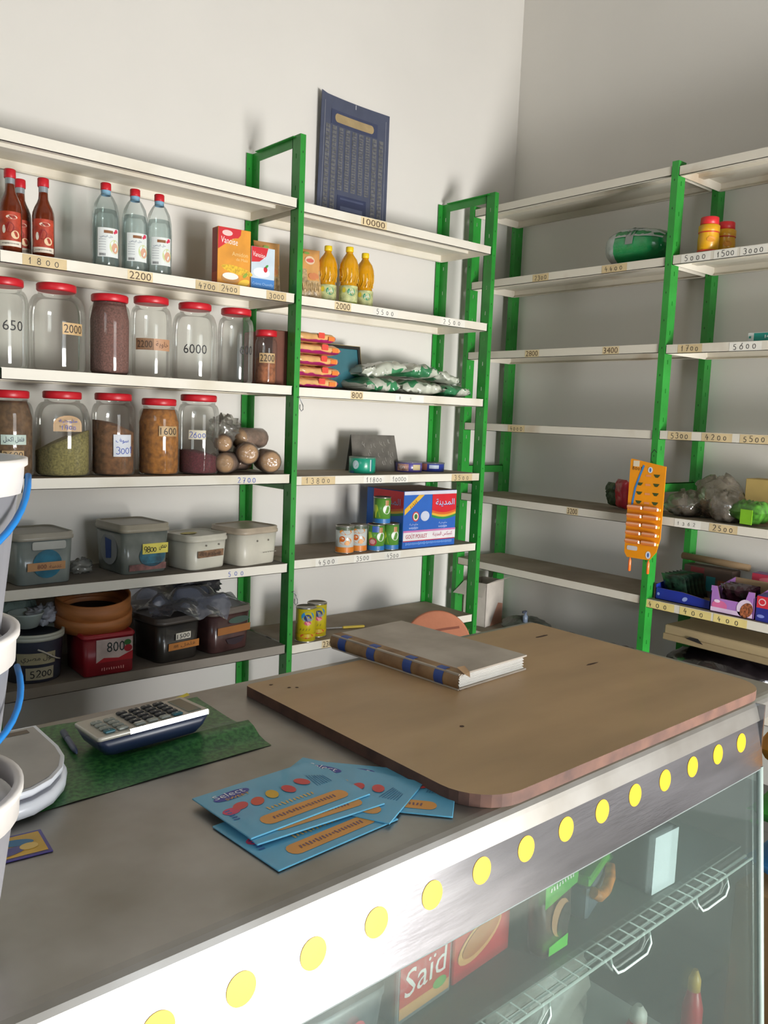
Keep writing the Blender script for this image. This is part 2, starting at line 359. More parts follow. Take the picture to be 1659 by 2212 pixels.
# ================================================================ shelving
def post(parent, horiz, flip, F, y0, y1, top, name='upright'):
    """slotted angle post. horiz 'x': rack along the back wall. web runs in depth, flange faces the room"""
    b = MB(); dark = P('0d4a16', .6)
    t = .003
    # local frame: p along the rack, q depth (0 = front face, + to the wall)
    def B(p0, p1, q0, q1, z0, z1, m):
        if horiz == 'x': b.box(F+p0, F+p1, y0+min(q0*flip, q1*flip), y0+max(q0*flip, q1*flip), z0, z1, m)
        else: b.box(y0+min(q0*flip, q1*flip), y0+max(q0*flip, q1*flip), F+p0, F+p1, z0, z1, m)
    wdt = y1
    if horiz == 'x': fp = (0, wdt) if flip > 0 else (-wdt+t, t)
    else: fp = (0, wdt)
    B(fp[0], fp[1], 0, t, 0, top, GREEN)
    z = .1
    # front flange bolt holes
    zz = .15
    while zz < top-.03:
        if horiz == 'x':
            S = plane((F+(fp[0]+fp[1])/2, y0, zz), (1, 0, 0), (0, 0, 1)) if flip > 0 else plane((F+(fp[0]+fp[1])/2-.003, y0-t, zz), (1, 0, 0), (0, 0, 1))
        else: S = plane((y0, F+(fp[0]+fp[1])/2, zz), (0, -1, 0), (0, 0, 1))
        b.ell(S, 0, 0, .0022, .0045, dark, .0004, n=10); zz += .105
    # web with real slots
    dpt, h0, h1, sh = .052, .023, .0275, .017
    B(0, t, t, h0, 0, top, GREEN); B(0, t, h1, dpt, 0, top, GREEN)
    zz = 0
    while zz < top:
        ze = min(top, zz+.112-sh); B(0, t, h0, h1, zz, ze, GREEN); zz = ze+sh
        if ze >= top: break
    if horiz == 'x' and flip > 0: B(0, .012, dpt-t, dpt, 0, top, GREEN)
    b.box(*((F+fp[0]-.004, F+fp[1]+.004, y0+min(0, flip*dpt), y0+max(0, flip*dpt)) if horiz == 'x' else (y0+min(0, flip*dpt), y0+max(0, flip*dpt), F+fp[0]-.004, F+fp[1]+.004)), 0, .006, GREEN)
    return b.build(name, parent)
def shelf(parent, x0, x1, y0, y1, z, ori, lip=.0345, m=None, dust=None):
    m = m or CREAM; b = MB(); t = .002
    if ori == 'x': X0, X1, Y0, Y1 = x0, x1, y0, y1
    b.box(x0, x1, y0, y1, z-t, z, m); b.box(x0+.0005, x1-.0005, y0+.0015, y1, z, z+.0003, dust or DUST)
    for a in ((x0, x1, y0, y0+t), (x0, x1, y1-t, y1), (x0, x0+t, y0, y1), (x1-t, x1, y0, y1)): b.box(a[0], a[1], a[2], a[3], z-lip, z-t, m)
    if ori == 'x':
        b.box(x0, x1, y0, y0+.014, z-lip, z-lip+t, m); b.box(x0, x1, y1-.014, y1, z-lip, z-lip+t, m)
        b.box(x0, x1, (y0+y1)/2-.02, (y0+y1)/2+.02, z-.014, z-t, m)
    else:
        b.box(x0, x0+.014, y0, y1, z-lip, z-lip+t, m); b.box(x1-.014, x1, y0, y1, z-lip, z-lip+t, m)
        b.box((x0+x1)/2-.02, (x0+x1)/2+.02, y0, y1, z-.014, z-t, m)
    return b.build('shelf', parent)
def sticker(sh, ori, pos, front, z, text, style='tan', w=None, tilt=0, size=None):
    """price written on a strip stuck to the lip. style: tan/white/print/ink (no paper)"""
    b = MB(); h = .025 if size is None else size
    S = plane((pos, front, z-.0172), (1, 0, 0), (0, 0, 1)) if ori == 'x' else plane((front, pos, z-.0172), (0, -1, 0), (0, 0, 1))
    w = w or h*(len(text)*.85+.6)
    pap = {'tan': TANPAPER, 'white': P('e9e6dc', .6), 'print': P('dcc9a0', .6), 'yellow': P('e3cf86', .6)}.get(style)
    if pap: b.rect(S, -w/2, w/2, -.0155, .0155, pap, .0005, 1)
    if style in ('print',): b.text(S, text, 0, 0, h*.95, P('5a4636', .6), .001, w=w*.86)
    else: b.hand(S, text, 0, 0, h*.85, BLUEINK if style == 'blue' else P('3d3a3c', .6), .001, sp=(w/h)/(len(text)+.3) if w else .85, wt=.10)
    return b.build('price_sticker', sh)
F_, SB = -.339, -.02
P1a, P1b = -1.551, -1.516; P2a, P2b = -.516, -.481; P0b = -2.573; ptop, qtop = 2.417, 2.425
rack = thing('shelving_rack', 'long green posted metal shelving rack with cream shelves against the bright back wall', 'shelving', (0, 0, 0))
for nm, xf in (('a', P0b-.03), ('b', P1a+.010), ('c', P2a+.010)):
    post(rack, 'x', 1, xf, F_-.004, .024, ptop)
    post(rack, 'x', -1, xf+.004, -.006, .028, ptop-.004)
    for z in (ptop-.040, 1.125, .08):
        b = MB(); b.box(xf+.003, xf+.006, F_+.03, -.05, z, z+.036, GREEN); b.box(xf-.010, xf+.003, F_+.03, -.05, z+.033, z+.036, GREEN); b.build('crossbar', rack)
B2Z = [2.182, 1.848, 1.513, 1.178, .856, .522, .19]; B1Z = [2.190, 1.851, 1.516, 1.187, .847, .530, .19]
CREAM_DARK = P('8d857b', .6, var=.08, scale=6)  # darker tone for the lowest shelves of the left bay
b1 = [shelf(rack, P0b+.002, P1a+.005, F_, SB, z, 'x', m=CREAM_DARK if i > 4 else None, dust=P('6f675d', .8, var=.1) if i > 3 else None) for i, z in enumerate(B1Z)]
b2 = [shelf(rack, P1b-.002, P2a+.006, F_, SB, z, 'x') for z in B2Z]
def st1(i, *a, **k): sticker(b1[i], 'x', a[0], F_, B1Z[i], *a[1:], **k)
def st2(i, *a, **k): sticker(b2[i], 'x', a[0], F_, B2Z[i], *a[1:], **k)
G_, QB = -.357, -.045
Q1a, Q1b = -.086, -.05; Q2a, Q2b = -1.148, -1.109; Q3 = -2.2
rack2 = thing('shelving_rack', 'green posted metal shelving rack with nearly empty shelves against the shaded right wall', 'shelving', (0, 0, 0))
for yf in (Q1a+.008, Q2a+.005, Q3-.005):
    post(rack2, 'y', 1, yf, G_-.004, .028, qtop)
    post(rack2, 'y', 1, yf, QB-.012, .028, qtop-.004)
    for z in (qtop-.040, 1.16, .08):
        b = MB(); b.box(G_+.03, QB-.01, yf+.004, yf+.007, z, z+.036, GREEN); b.box(G_+.03, QB-.01, yf+.004, yf+.018, z+.033, z+.036, GREEN); b.build('crossbar', rack2)
R1Z = [2.409, 2.071, 1.741, 1.404, 1.060, .740, .40]; R2Z = [2.403, 2.073, 1.736, 1.405, 1.070, .733, .40]
CREAM2 = P('d8d2c4', .55, var=.06, scale=3.2, hex2='a98f6c', thr=(.22, .42))
r1 = [shelf(rack2, G_, QB, Q2b-.004, Q1a+.006, z, 'y', m=CREAM2) for z in R1Z]
r2 = [shelf(rack2, G_, QB, Q3+.03, Q2a+.004, z, 'y', m=CREAM2) for z in R2Z]
def st3(i, *a, **k): sticker(r1[i], 'y', a[0], G_, R1Z[i], *a[1:], **k)
def st4(i, *a, **k): sticker(r2[i], 'y', a[0], G_, R2Z[i], *a[1:], **k)
# price marks along the lips
for t, x, s in (('1800', -2.443, 'tan'), ('2200', -2.143, 'print'), ('4700', -1.905, 'tan'), ('2400', -1.819, 'tan'), ('3000', -1.625, 'tan')):
    st1(1, x, t, style=s, w=.13 if t == '1800' else .085)
st1(3, -1.732, '2700', style='blue', size=.026); st1(4, -1.765, '500', style='blue', size=.022, w=.10)
st2(0, -1.183, '10000', style='print', w=.13)
st2(1, -1.322, '2000', style='print', w=.08); st2(1, -1.106, '5500', style='white', w=.13, size=.024); st2(1, -.727, '2500', style='white', w=.15)
st2(2, -1.238, '800', style='print', w=.062); st2(2, -.957, '80', style='white', w=.16, size=.014)
st2(3, -1.412, '13800', w=.16); st2(3, -1.134, '11800', style='white', w=.11); st2(3, -.998, '10000', style='white', w=.10); st2(3, -.623, '3500', w=.13, size=.026)
st2(4, -1.36, '4500', style='white', w=.11); st2(4, -1.179, '3500', style='white', w=.09); st2(4, -1.016, '4500', style='white', w=.09)
st2(5, -1.337, '2300', style='print', w=.07); st2(5, -1.014, '1200', w=.10)
st3(1, -.501, '2300', w=.09); st3(1, -.882, '4400', w=.12); st3(2, -.477, '2800', style='print', w=.08); st3(2, -.892, '3400', style='print', w=.08)
st3(3, -.41, '4000', w=.10); st3(4, -.753, '3200', style='print', w=.06)
st4(1, -1.24, '5000', style='white', w=.12); st4(1, -1.357, '1500', style='white', w=.09); st4(1, -1.462, '3000', style='white', w=.10)
st4(2, -1.245, '1700', w=.10); st4(2, -1.462, '5600', style='white', w=.12)
st4(3, -1.231, '5300', w=.10); st4(3, -1.382, '4200', w=.12); st4(3, -1.526, '5500', w=.11)
st4(4, -1.293, '1362', style='white', w=.11, size=.016); st4(4, -1.437, '2500', w=.11)
for y in (-1.201, -1.354, -1.493): st4(5, y, '400', style='yellow', w=.13)

# ================================================================ display counter
CO = (-1.65, -2.267, 0); CRZ = .0257
ctr = thing('display_counter', 'glass fronted stainless steel display counter with a row of yellow dots along its front', 'display counter', CO, CRZ)
L0, XE, TZ = -3.38, -.125, .91
b = MB(); prof = [(.645, TZ-.03), (.645, TZ), (.02, TZ), (.012, TZ-.0012), (.006, TZ-.0045), (.002, TZ-.010), (0, TZ-.016), (-.006, TZ-.036), (-.004, TZ-.036), (.003, TZ-.016), (.02, TZ-.004), (.641, TZ-.004), (.641, TZ-.03)]
def sweep(b, prof, x0, x1, m, smooth_idx=()):
    n = len(prof); vs = [(x0, y, z) for y, z in prof] + [(x1, y, z) for y, z in prof]
    for i in range(n):
        j = (i+1) % n; b.add([vs[i], vs[j], vs[n+j], vs[n+i]], [(0, 1, 2, 3)], m, False)
    b.add(vs[:n], [tuple(range(n))], m); b.add(vs[n:], [tuple(range(n))], m)
sweep(b, prof, L0, 0, TOPSTEEL); b.build('countertop', ctr)
b = MB(); sweep(b, [(-.0005, TZ-.030), (-.006, TZ-.036), (-.0165, .784), (-.012, .780), (.03, .780), (.03, .785), (-.010, .787), (.004, TZ-.030)], L0, XE, STEEL)
b.box(XE-.004, XE, -.012, .62, .78, TZ-.005, STEEL); b.build('front_panel', ctr)
YD = P('cf9c0c', .45, var=.03)
for i in range(20):
    b = MB(); S = plane((-.208-.0885*i, -.0088, .850), (1, 0, 0), (0, .116, .9932))
    b.add([S(.0172*cos(2*pi*k/28), .0172*sin(2*pi*k/28), d) for d in (-.0006, .0006) for k in range(28)], [tuple(range(28, 56))] + [(k, (k+1) % 28, 28+(k+1) % 28, 28+k) for k in range(28)], YD)
    b.build('yellow_dot', ctr)
CG = FILM('edf4f2', .25, .05, .06, 'b4c8c4')
b = MB(); b.add([(L0, -.014, .786), (XE, -.014, .786), (XE, -.072, .16), (L0, -.072, .16), (L0, -.008, .786), (XE, -.008, .786), (XE, -.066, .16), (L0, -.066, .16)],
    [(0, 3, 2, 1), (4, 5, 6, 7), (0, 1, 5, 4), (3, 7, 6, 2)], CG); b.build('front_glass', ctr)
b = MB(); b.add([(XE, -.014, .786), (XE, .56, .786), (XE, .56, .16), (XE, -.072, .16)], [(0, 1, 2, 3)], CG); b.build('side_glass', ctr)
EDGE = P('98a69f', .4)
b = MB(); b.tube([(XE-.002, -.012, .786), (XE-.002, -.070, .16)], .0062, EDGE, 6); b.tube([(L0, -.013, .782), (XE, -.013, .782)], .0025, P('7f8785', .4), 6); b.build('glass_edge', ctr)
LINER = P('b9bdb8', .45, var=.06); DKL = P('4c4f4d', .5)
b = MB(); b.box(L0, XE, .56, .575, .10, .905, LINER); b.box(L0, XE, -.07, .56, .15, .165, LINER); b.box(L0, L0+.02, -.05, .56, .15, .90, LINER); b.build('inner_wall', ctr)
b = MB(); b.box(L0, XE, -.075, .60, .0, .15, STEEL); b.build('plinth', ctr)
b = MB(); b.box(L0, XE, .585, .64, .0, .88, P('77736c', .5)); b.build('back_panel', ctr)
b = MB(); WW = P('dfe6df', .35, var=.02)
for y in (-.020, -.008): b.tube([(L0+.03, y, .612), (XE-.02, y, .612)], .0028, WW, 6)
for i in range(104): x = L0+.04+.03*i; b.tube([(x, -.021, .6165), (x, .50, .6165)], .0014, WW, 4)
for i in range(7):
    x0 = -.245-.262*i; b.tube([(x0+.0, -.020, .611), (x0-.006, -.028, .596), (x0-.020, -.030, .585), (x0-.085, -.030, .585), (x0-.102, -.030, .588), (x0-.110, -.024, .600), (x0-.110, -.020, .611)], .0022, WW, 6)
b.build('wire_shelf', ctr)
b = MB(); b.box(L0+.03, XE-.01, .006, .50, .6185, .622, FILM('c4ccc6', .15, .15, .85, 'a4aaa2')); b.build('shelf_sheet', ctr)
ZS = .6225
def C2W(x, y, z=0): return (CO[0]+x*cos(CRZ)-y*sin(CRZ), CO[1]+x*sin(CRZ)+y*cos(CRZ), z)

# ---- goods inside the counter
t = thing('carton', 'small white blank carton inside the glass counter on the wire shelf', 'box', C2W(-.395, .075, ZS), CRZ-.05)
b = MB(); b.bbox(-.036, .036, -.055, .055, 0, .105, P('56595c', .6), .002); S = plane((0, -.0553, 0), (1, 0, 0), (0, 0, 1)); b.rect(S, -.035, .035, .001, .104, P('e3e6ea', .5, var=.02), .0006, 1)
b.build('body', t)
t = thing('wafer_pouch', 'standing dark brown pouch with green ends and a picture of biscuits inside the glass counter', 'pouch', C2W(-.69, .045, ZS), CRZ)
b = MB(); BR = P('4a352c', .35, coat=.3); S = plane((0, -.017, 0), (1, 0, 0), (0, 0, 1))
rings = [rr(w, d, min(w, d)*.45, z) for w, d, z in ((.062, .030, 0), (.072, .034, .01), (.082, .034, .06), (.086, .022, .11), (.088, .006, .135), (.088, .003, .142))]; b.loft(rings, BR)
b.shape(S, [(-.038, .085), (.04, .102), (.042, .135), (-.040, .135)], P('4fae38', .4), .003); b.blur(S, 0, .116, .010, P('efe9df'), .004, a=.15, w=0.06)
b.ell(S, .004, .058, .022, .03, P('c18c63', .6), .002); b.ell(S, .012, .052, .015, .026, P('35251d', .5), .003, a=-.3)
b.shape(S, [(-.022, .006), (.024, .006), (.024, .026), (-.022, .020)], P('5fce3c', .4), .003); b.build('pouch_body', t)
t = thing('pastry_packet', 'open green packet with an orange striped roll beside the brown pouch in the counter', 'packet', C2W(-.545, .09, ZS), CRZ+.3)
b = MB(); b.bbox(-.05, .05, -.03, .03, 0, .058, P('58606a', .5), .004); b.bbox(-.052, .06, -.032, .032, .058, .075, P('56a82f', .45), .003); b.build('body', t)
b = MB(); b.tube([(-.045, -.036, .05), (-.03, -.042, .038), (0, -.044, .034), (.03, -.042, .042), (.045, -.036, .056)], .009, P('d9822c', .5, var=.2, scale=90)); b.build('orange_roll', t)
t = thing('green_pouch', 'bright green rounded pouch lying under the counter front next to the white carton', 'pouch', C2W(-.47, .16, ZS), CRZ)
b = MB(); pillow(b, .10, .12, .06, P('4fb336', .4), M=Matrix.Translation((0, 0, .034)), seed=4); b.build('pouch_body', t)
t = thing('biscuit_carton', 'red biscuit carton with a white script name lying inside the glass counter', 'box', C2W(-.93, .08, ZS), CRZ+.06)
b = MB(); RD = P('c92f35', .4); b.bbox(-.055, .055, -.012, .05, 0, .10, P('7f8184', .5), .002); S = plane((0, -.0122, 0), (1, 0, 0), (0, 0, 1))
b.rect(S, -.05, .05, .008, .095, RD, .0006, 1); b.text(S, 'Saïd', -.002, .056, .038, P('f2ece8'), .001, a=.08, shear=.15); b.rect(S, -.05, .05, .008, .024, P('d79a5c'), .0008, 1); b.ell(S, .03, .026, .014, .008, P('5fa24a'), .001); b.build('body', t)
t = thing('biscuit_carton', 'red carton with a picture of a golden biscuit, beside the brown pouch in the counter', 'box', C2W(-.802, .09, ZS), CRZ+.06)
b = MB(); b.bbox(-.066, .066, -.012, .05, 0, .098, RD, .002); b.ell(S, -.008, .05, .052, .024, P('e0a765', .6), .001, a=.35); b.ell(S, -.006, .053, .045, .018, P('b8713a', .6), .002, a=.35); b.build('body', t)
t = thing('red_tub', 'dark tub with a round pink badge left of the red cartons in the counter', 'tub', C2W(-1.08, .09, ZS), CRZ)
b = MB(); b.loft([rr(.11, .08, .02, 0), rr(.125, .09, .02, .075), rr(.128, .094, .02, .08), rr(.128, .094, .02, .092)], P('5d6468', .4)); S2 = plane((0, -.043, 0), (1, 0, 0), (0, -.05, 1)); b.ell(S2, .01, .045, .014, .022, P('e24a5a', .4), .003); b.build('body', t)
for i, (x, y, z, w, h, c, lb) in enumerate(((-.30, .10, .165, .055, .15, 'c22a2e', 'tall red bottle standing on the bottom deck of the glass counter'), (-.185, .05, .165, .04, .20, 'b3262c', 'thin red tube standing near the right end of the glass counter'))):
    t = thing('sauce_bottle', lb, 'bottle', C2W(x, y, z), 0)
    b = MB(); b.lathe([(w*.45, 0), (w*.5, .006), (w*.5, h*.6), (w*.3, h*.78), (w*.22, h*.8)], P(c, .35), 20); b.build('body', t)
    b = MB(); b.lathe([(w*.3, h*.79), (w*.3, h*.9), (w*.12, h)], P('c9a24a' if i else 'd8d2c8', .4), 16); b.build('cap', t)
t = thing('foil_tray', 'crumpled pale foil bag lying on the bottom deck of the glass counter', 'bag', C2W(-.42, .30, .166), 0)
b = MB(); crumple(b, .16, .12, .13, P('8f8b82', .4, bump=.3), (0, 0, .12), .25, seed=2, base=0); b.build('bag', t)
t = thing('cloth_bundle', 'dark brown bundle on the bottom deck of the glass counter', 'bag', C2W(-.78, .28, .166), 0)
b = MB(); crumple(b, .17, .14, .10, P('5a4c46', .8, bump=.3), (0, 0, .09), .25, seed=8, base=0); b.build('bag', t)

# ---- things on the counter top
t = thing('table_board', 'large tan wooden board with rounded front corners lying on the steel counter', 'board', (0, 0, TZ))
BP = [(-2.557, -1.716), (-2.557, -2.2105), (-2.5556, -2.2251), (-2.5513, -2.2392), (-2.5444, -2.2522), (-2.535, -2.2635), (-2.5237, -2.2729), (-2.5107, -2.2798), (-2.4966, -2.2841), (-2.482, -2.2855), (-1.798, -2.266), (-1.7843, -2.2647), (-1.7712, -2.2607), (-1.7591, -2.2542), (-1.7485, -2.2455), (-1.7398, -2.2349), (-1.7333, -2.2228), (-1.7293, -2.2097), (-1.728, -2.196), (-1.726, -1.690), (-1.733, -1.680), (-2.549, -1.709)]
WOOD = P('b8976e', .5, var=.08, scale=2.2, stretch=(1.2, 3.5, 1), bump=.02, coat=.05); 
b = MB(); b.prism(BP, .0005, .0185, WOOD, P('654638', .75, var=.25, scale=25, hex2='47312a')); b.build('board_panel', t)
b = MB(); DK = P('4d3524', .8)
S = plane((0, 0, .0185), (1, 0, 0), (0, 1, 0))
for x, y, a, c in ((-2.379, -2.076, .005, .004), (-2.519, -1.735, .005, .003), (-2.500, -1.765, .004, .003), (-2.488, -1.772, .004, .003), (-1.815, -1.779, .03, .005), (-1.90, -1.98, .022, .004)):
    b.shape(S, [(x+a*cos(k*pi/6)*random.uniform(.7, 1.1), y+c*sin(k*pi/6)*random.uniform(.7, 1.1)) for k in range(12)], DK, .0004)
b.build('stain', t)
t = thing('account_book', 'old grey hardbound ledger with taped spine and blue bands lying on the tan board', 'book', (-2.262, -1.948, TZ+.019), radians(4.5))
CV = P('c0b5a6', .75, var=.10, scale=8, hex2='a39788', bump=.06); SPN = P('a5855f', .7, var=.2, scale=22, hex2='7a5c42')
BW, BL, BT = .212, .345, .030
b = MB(); b.box(.004, BW, 0, BL, 0, .003, CV); b.build('cover', t)
b = MB(); b.box(.004, BW, 0, BL, BT-.003, BT, CV); S = plane((0, 0, BT), (1, 0, 0), (0, 1, 0)); b.rect(S, .014, .018, 0, BL, P('5d5348'), .0003, 1); b.build('cover', t)
b = MB()
for i in range(13): z = .0034+.00178*i; k = .0012*(i % 3); b.box(.012, BW-.004-k, .004+k, BL-.004-k, z, z+.0017, P('e4e1da', .8, var=.03)); 
b.build('pages', t)
b = MB(); r0 = BT/2
def spring(y, ex=0, x1=.03): return [(x1, y, BT+.0006+ex)] + [(.012-(r0*.8+ex)*sin(pi*k/8), y, r0+(r0+.0006+ex)*cos(pi*k/8)) for k in range(9)] + [(x1, y, -.0004)]
b.loft([spring(.0-.002), spring(.05), spring(.2), spring(BL+.002)], SPN, False, False, closed=False); b.build('spine', t)
for i, y in enumerate((.035, .115, .215, .300)):
    b = MB(); b.loft([spring(y, .0008, .022), spring(y+.022, .0008, .022)], P('2f4f9c', .5), False, False, closed=False); tag(b.build('spine_band', t), 'blue cloth band')
b = MB(); b.add([(.012, -.006, BT+.001), (.03, -.004, BT+.001), (.034, .012, BT+.008), (.010, .010, BT+.010), (.022, -.012, BT-.006)], [(0, 1, 2, 3), (0, 4, 1)], SPN); b.build('torn_tape', t)

t = thing('desk_mat', 'creased green speckled plastic mat under the calculator on the counter', 'mat', (0, 0, TZ+.0006))
MATG = P('1d5029', .34, var=.3, scale=140, hex2='3f7c3f', thr=(.35, .62)); b = MB(); nx, ny = 40, 14; vs = []; fs = []
c00, c10, c11, c01 = Vector((-3.045, -1.953, 0)), Vector((-2.644, -1.932, 0)), Vector((-2.636, -1.680, 0)), Vector((-3.03, -1.672, 0))
for j in range(ny+1):
    v = j/ny
    for i in range(nx+1):
        u = i/nx; p = (c00*(1-u)+c10*u)*(1-v)+(c01*(1-u)+c11*u)*v
        rdg = .017*math.exp(-((v-.27-.05*(1-u))/.10)**2)*min(1, max(0, (u-.45)*3)); p.z = rdg+.001*(1+vnoise(u*8, v*5, 3)) + (.004*max(0, v-.9)*5 if u > .8 else 0); vs.append(p)
for j in range(ny):
    for i in range(nx): q = j*(nx+1)+i; fs.append((q, q+1, q+nx+2, q+nx+1))
b.add(vs, fs, MATG, True); b.build('mat_sheet', t)

t = thing('calculator', 'desk calculator with pale keys and dark blue underside on the green mat', 'calculator', (-2.885, -1.868, TZ+.011), radians(-2.5), rot=(radians(-5), radians(-3), radians(-1.5)))
KW, KL = .172, .100
b = MB(); b.loft([rr(KW-.03, KL-.025, .012, 0, cx=KW/2, cy=KL/2), rr(KW-.012, KL-.010, .014, .010, cx=KW/2, cy=KL/2), rr(KW, KL, .008, .027, cx=KW/2, cy=KL/2)], P('1d2740', .35)); b.build('casing', t)
b = MB(); b.loft([rr(KW+.001, KL+.001, .006, .027, cx=KW/2, cy=KL/2), rr(KW+.001, KL+.001, .006, .0318, cx=KW/2, cy=KL/2), rr(KW-.003, KL-.003, .005, .033, cx=KW/2, cy=KL/2)], P('b9b4a8', .3, metal=.2)); tag(b.build('faceplate', t), 'pale metallic faceplate')
b = MB(); b.add([(.046, -.0014, .0272), (KW-.004, -.0014, .0272), (KW-.004, -.0011, .0345), (.046, -.0011, .0345), (.046, .003, .0335), (KW-.004, .003, .0335)], [(0, 1, 2, 3), (3, 2, 5, 4), (0, 4, 5, 1), (0, 3, 4), (1, 5, 2)], P('e6eaf0', .12, metal=1.0, var=.01)); tag(b.build('front_trim', t), 'bright chrome strip')
KD, KG, KT = P('23262c', .5), P('8f948c', .5), P('1f5b66', .5)
for c in range(6):
    for r in range(5):
        x = .014+.0195*c+(.006 if c > 1 else 0); y = .009+.0172*r
        if c < 2 and r == 4: continue
        m = KT if (r == 0 and c in (0, 5)) else (KG if c < 2 or r == 0 else KD)
        b = MB(); b.bbox(x, x+.0150, y, y+.0115, .0328, .0368, m, .0012)
        S = plane((x+.0075, y+.0058, .0368), (1, 0, 0), (0, 1, 0)); b.text(S, '123456789+-×÷=%C√MR0'[(c*5+r) % 20], 0, 0, .0052, P('d9d9d2'), .0003); b.build('key', t)
b = MB(); b.bbox(.142, .164, .012, .088, .0326, .0342, P('5e6a5c', .2), .001); b.build('display', t)

t = thing('pen', 'short grey blue ballpoint pen lying on the green mat by the scale', 'pen', (-2.884, -1.722, TZ+.007), radians(-98))
b = MB()
def xlathe(b, prof, m, n=14): b.loft([[(x, r*cos(2*pi*i/n), r*sin(2*pi*i/n)) for i in range(n)] for r, x in prof], m)
xlathe(b, [(.0022, 0), (.0042, .003), (.0045, .06), (.004, .078), (.001, .092)], P('4b5878', .4)); b.build('barrel', t)
b = MB(); xlathe(b, [(.0048, .0), (.0048, .028), (.0040, .032)], P('38455f', .4)); b.build('pen_cap', t)

t = thing('kitchen_scale', 'white rounded kitchen scale at the left edge of the counter', 'scale', (-3.037, -1.848, TZ+.003), radians(0))
WH = P('dfe2e8', .3, var=.02, coat=.2)
def dsh(w, d, z, n=10):  # square back, round front
    pts = [(-w/2, d*.42, z), (-w/2, 0, z)]
    for i in range(1, n): a = pi+pi*i/n; pts.append((w/2*cos(a), d*.55*sin(a), z))
    return pts + [(w/2, 0, z), (w/2, d*.42, z)]
b = MB(); b.loft([dsh(.19, .21, .002), dsh(.205, .225, .004), dsh(.21, .23, .012), dsh(.208, .228, .019), dsh(.198, .218, .021)], WH); b.build('base', t)
b = MB(); b.loft([dsh(.185, .2, .021), dsh(.185, .2, .026)], P('6d6a70', .5)); b.build('gap_band', t)
b = MB(); b.loft([dsh(.198, .215, .026), dsh(.203, .22, .030), dsh(.203, .22, .036)], WH, cap1=True)
S = plane((0, 0, .036), (1, 0, 0), (0, 1, 0)); b.shape(S, [(p[0]*.95, p[1]*.95) for p in dsh(.203, .22, 0)], P('a8a39c', .45, var=.1, scale=10), .0006)
b.rect(S, -.085, .085, .066, .080, P('6e5f50', .6), .001, 1); b.build('weighing_plate', t)

CYAN = P('5fa9c9', .4, var=.04, coat=.15); ORG = P('dd9a4b', .5); CARDD = P('2d6f95', .5)
def card(loc, rz, label, z, flip=False, tone=CYAN, l=.188, w=.132, pattern=0):
    t = thing('sweets_card', label, 'card', (loc[0], loc[1], TZ+z), rz, 'blue sweets cards on the counter')
    b = MB(); b.bbox(-l/2, l/2, -w/2, w/2, 0, .0022, tone, .0006); S = plane((0, 0, .0022), (1, 0, 0), (0, 1, 0))
    b.ell(S, -.050, .042, .028, .010, P('4a4fa0'), .0004, a=.1); b.text(S, 'Select', -.052, .046, .012, P('eef0f4'), .0008, w=.045); b.text(S, 'SWEET', -.046, .034, .006, P('e9b13c'), .0008, w=.036)
    for i, (x, c) in enumerate(((-.075, 'd2496a'), (-.058, 'd4504c'), (-.034, 'd8583c'), (-.008, 'e0b030'), (.018, 'd84848'), (.045, 'd8504c'))): b.ell(S, x, .004+.006*sin(i*1.3)+(.012 if i > 2 else 0), .012, .0085, P(c, .5), .0005+.0001*i, a=.4*i)
    b.rrect(S, -.062, .072, -.054, -.030, .011, ORG, .0005); b.blur(S, .004, -.042, .008, P('7c5a68'), .0009, w=.10)
    b.blur(S, 0, -.018, .009, P('d8b26a'), .0006, w=.075); b.blur(S, -.080, -.005, .009, P('4469a8'), .0006, a=1.5, w=0.03)
    for i in range(7): b.strk(S, [(.055+.004*i, -.005), (.062+.003*i, .030-.002*i)], .0012, P('3f7fa6'), .0005)
    b.build('card_body', t); return t
card((-2.744, -2.168), radians(4), 'lowest blue sweets card, its name corner pointing to the counter front', .0008)
card((-2.60, -2.150), radians(-48), 'blue sweets card at the right of the fan, partly under the tan board corner', .0008)
card((-2.652, -2.120), radians(-62), 'blue sweets card with its orange strip turned upright, middle of the fan', .0034)
card((-2.731, -2.124), radians(-2), 'blue sweets card directly under the topmost one, showing only thin edges', .0062)
card((-2.738, -2.104), radians(3), 'topmost blue sweets card with red and yellow drops and orange strip', .0088)
t = thing('sweets_card', 'small yellow and violet printed card lying on the counter beside the buckets', 'card', (-3.055, -2.020, TZ+.0006), radians(-5))
b = MB(); b.bbox(-.045, .045, -.029, .029, 0, .0012, P('4a3f8c', .4), .0004); S = plane((0, 0, .0012), (1, 0, 0), (0, 1, 0)); b.rect(S, -.041, .041, -.024, .025, P('d9ac2e', .45, var=.1), .0003, 1); b.ell(S, .012, .008, .02, .008, P('3f78a0'), .0006, a=-.2); b.ell(S, .0, -.010, .022, .009, P('5a5890'), .0006, a=.2); b.ell(S, .024, -.006, .010, .008, P('e8c46a'), .0007); b.build('card_body', t)
t = thing('price_tab', 'tiny yellow paper tab lying at the back edge of the counter', 'tab', (-2.662, -1.672, TZ+.004), radians(15))
b = MB(); b.add([(-.016, -.003, 0), (.016, -.004, .002), (.017, .004, .004), (-.014, .004, .001)], [(0, 1, 2, 3)], P('d6c23a', .5)); b.build('tab_sheet', t, auto=False)

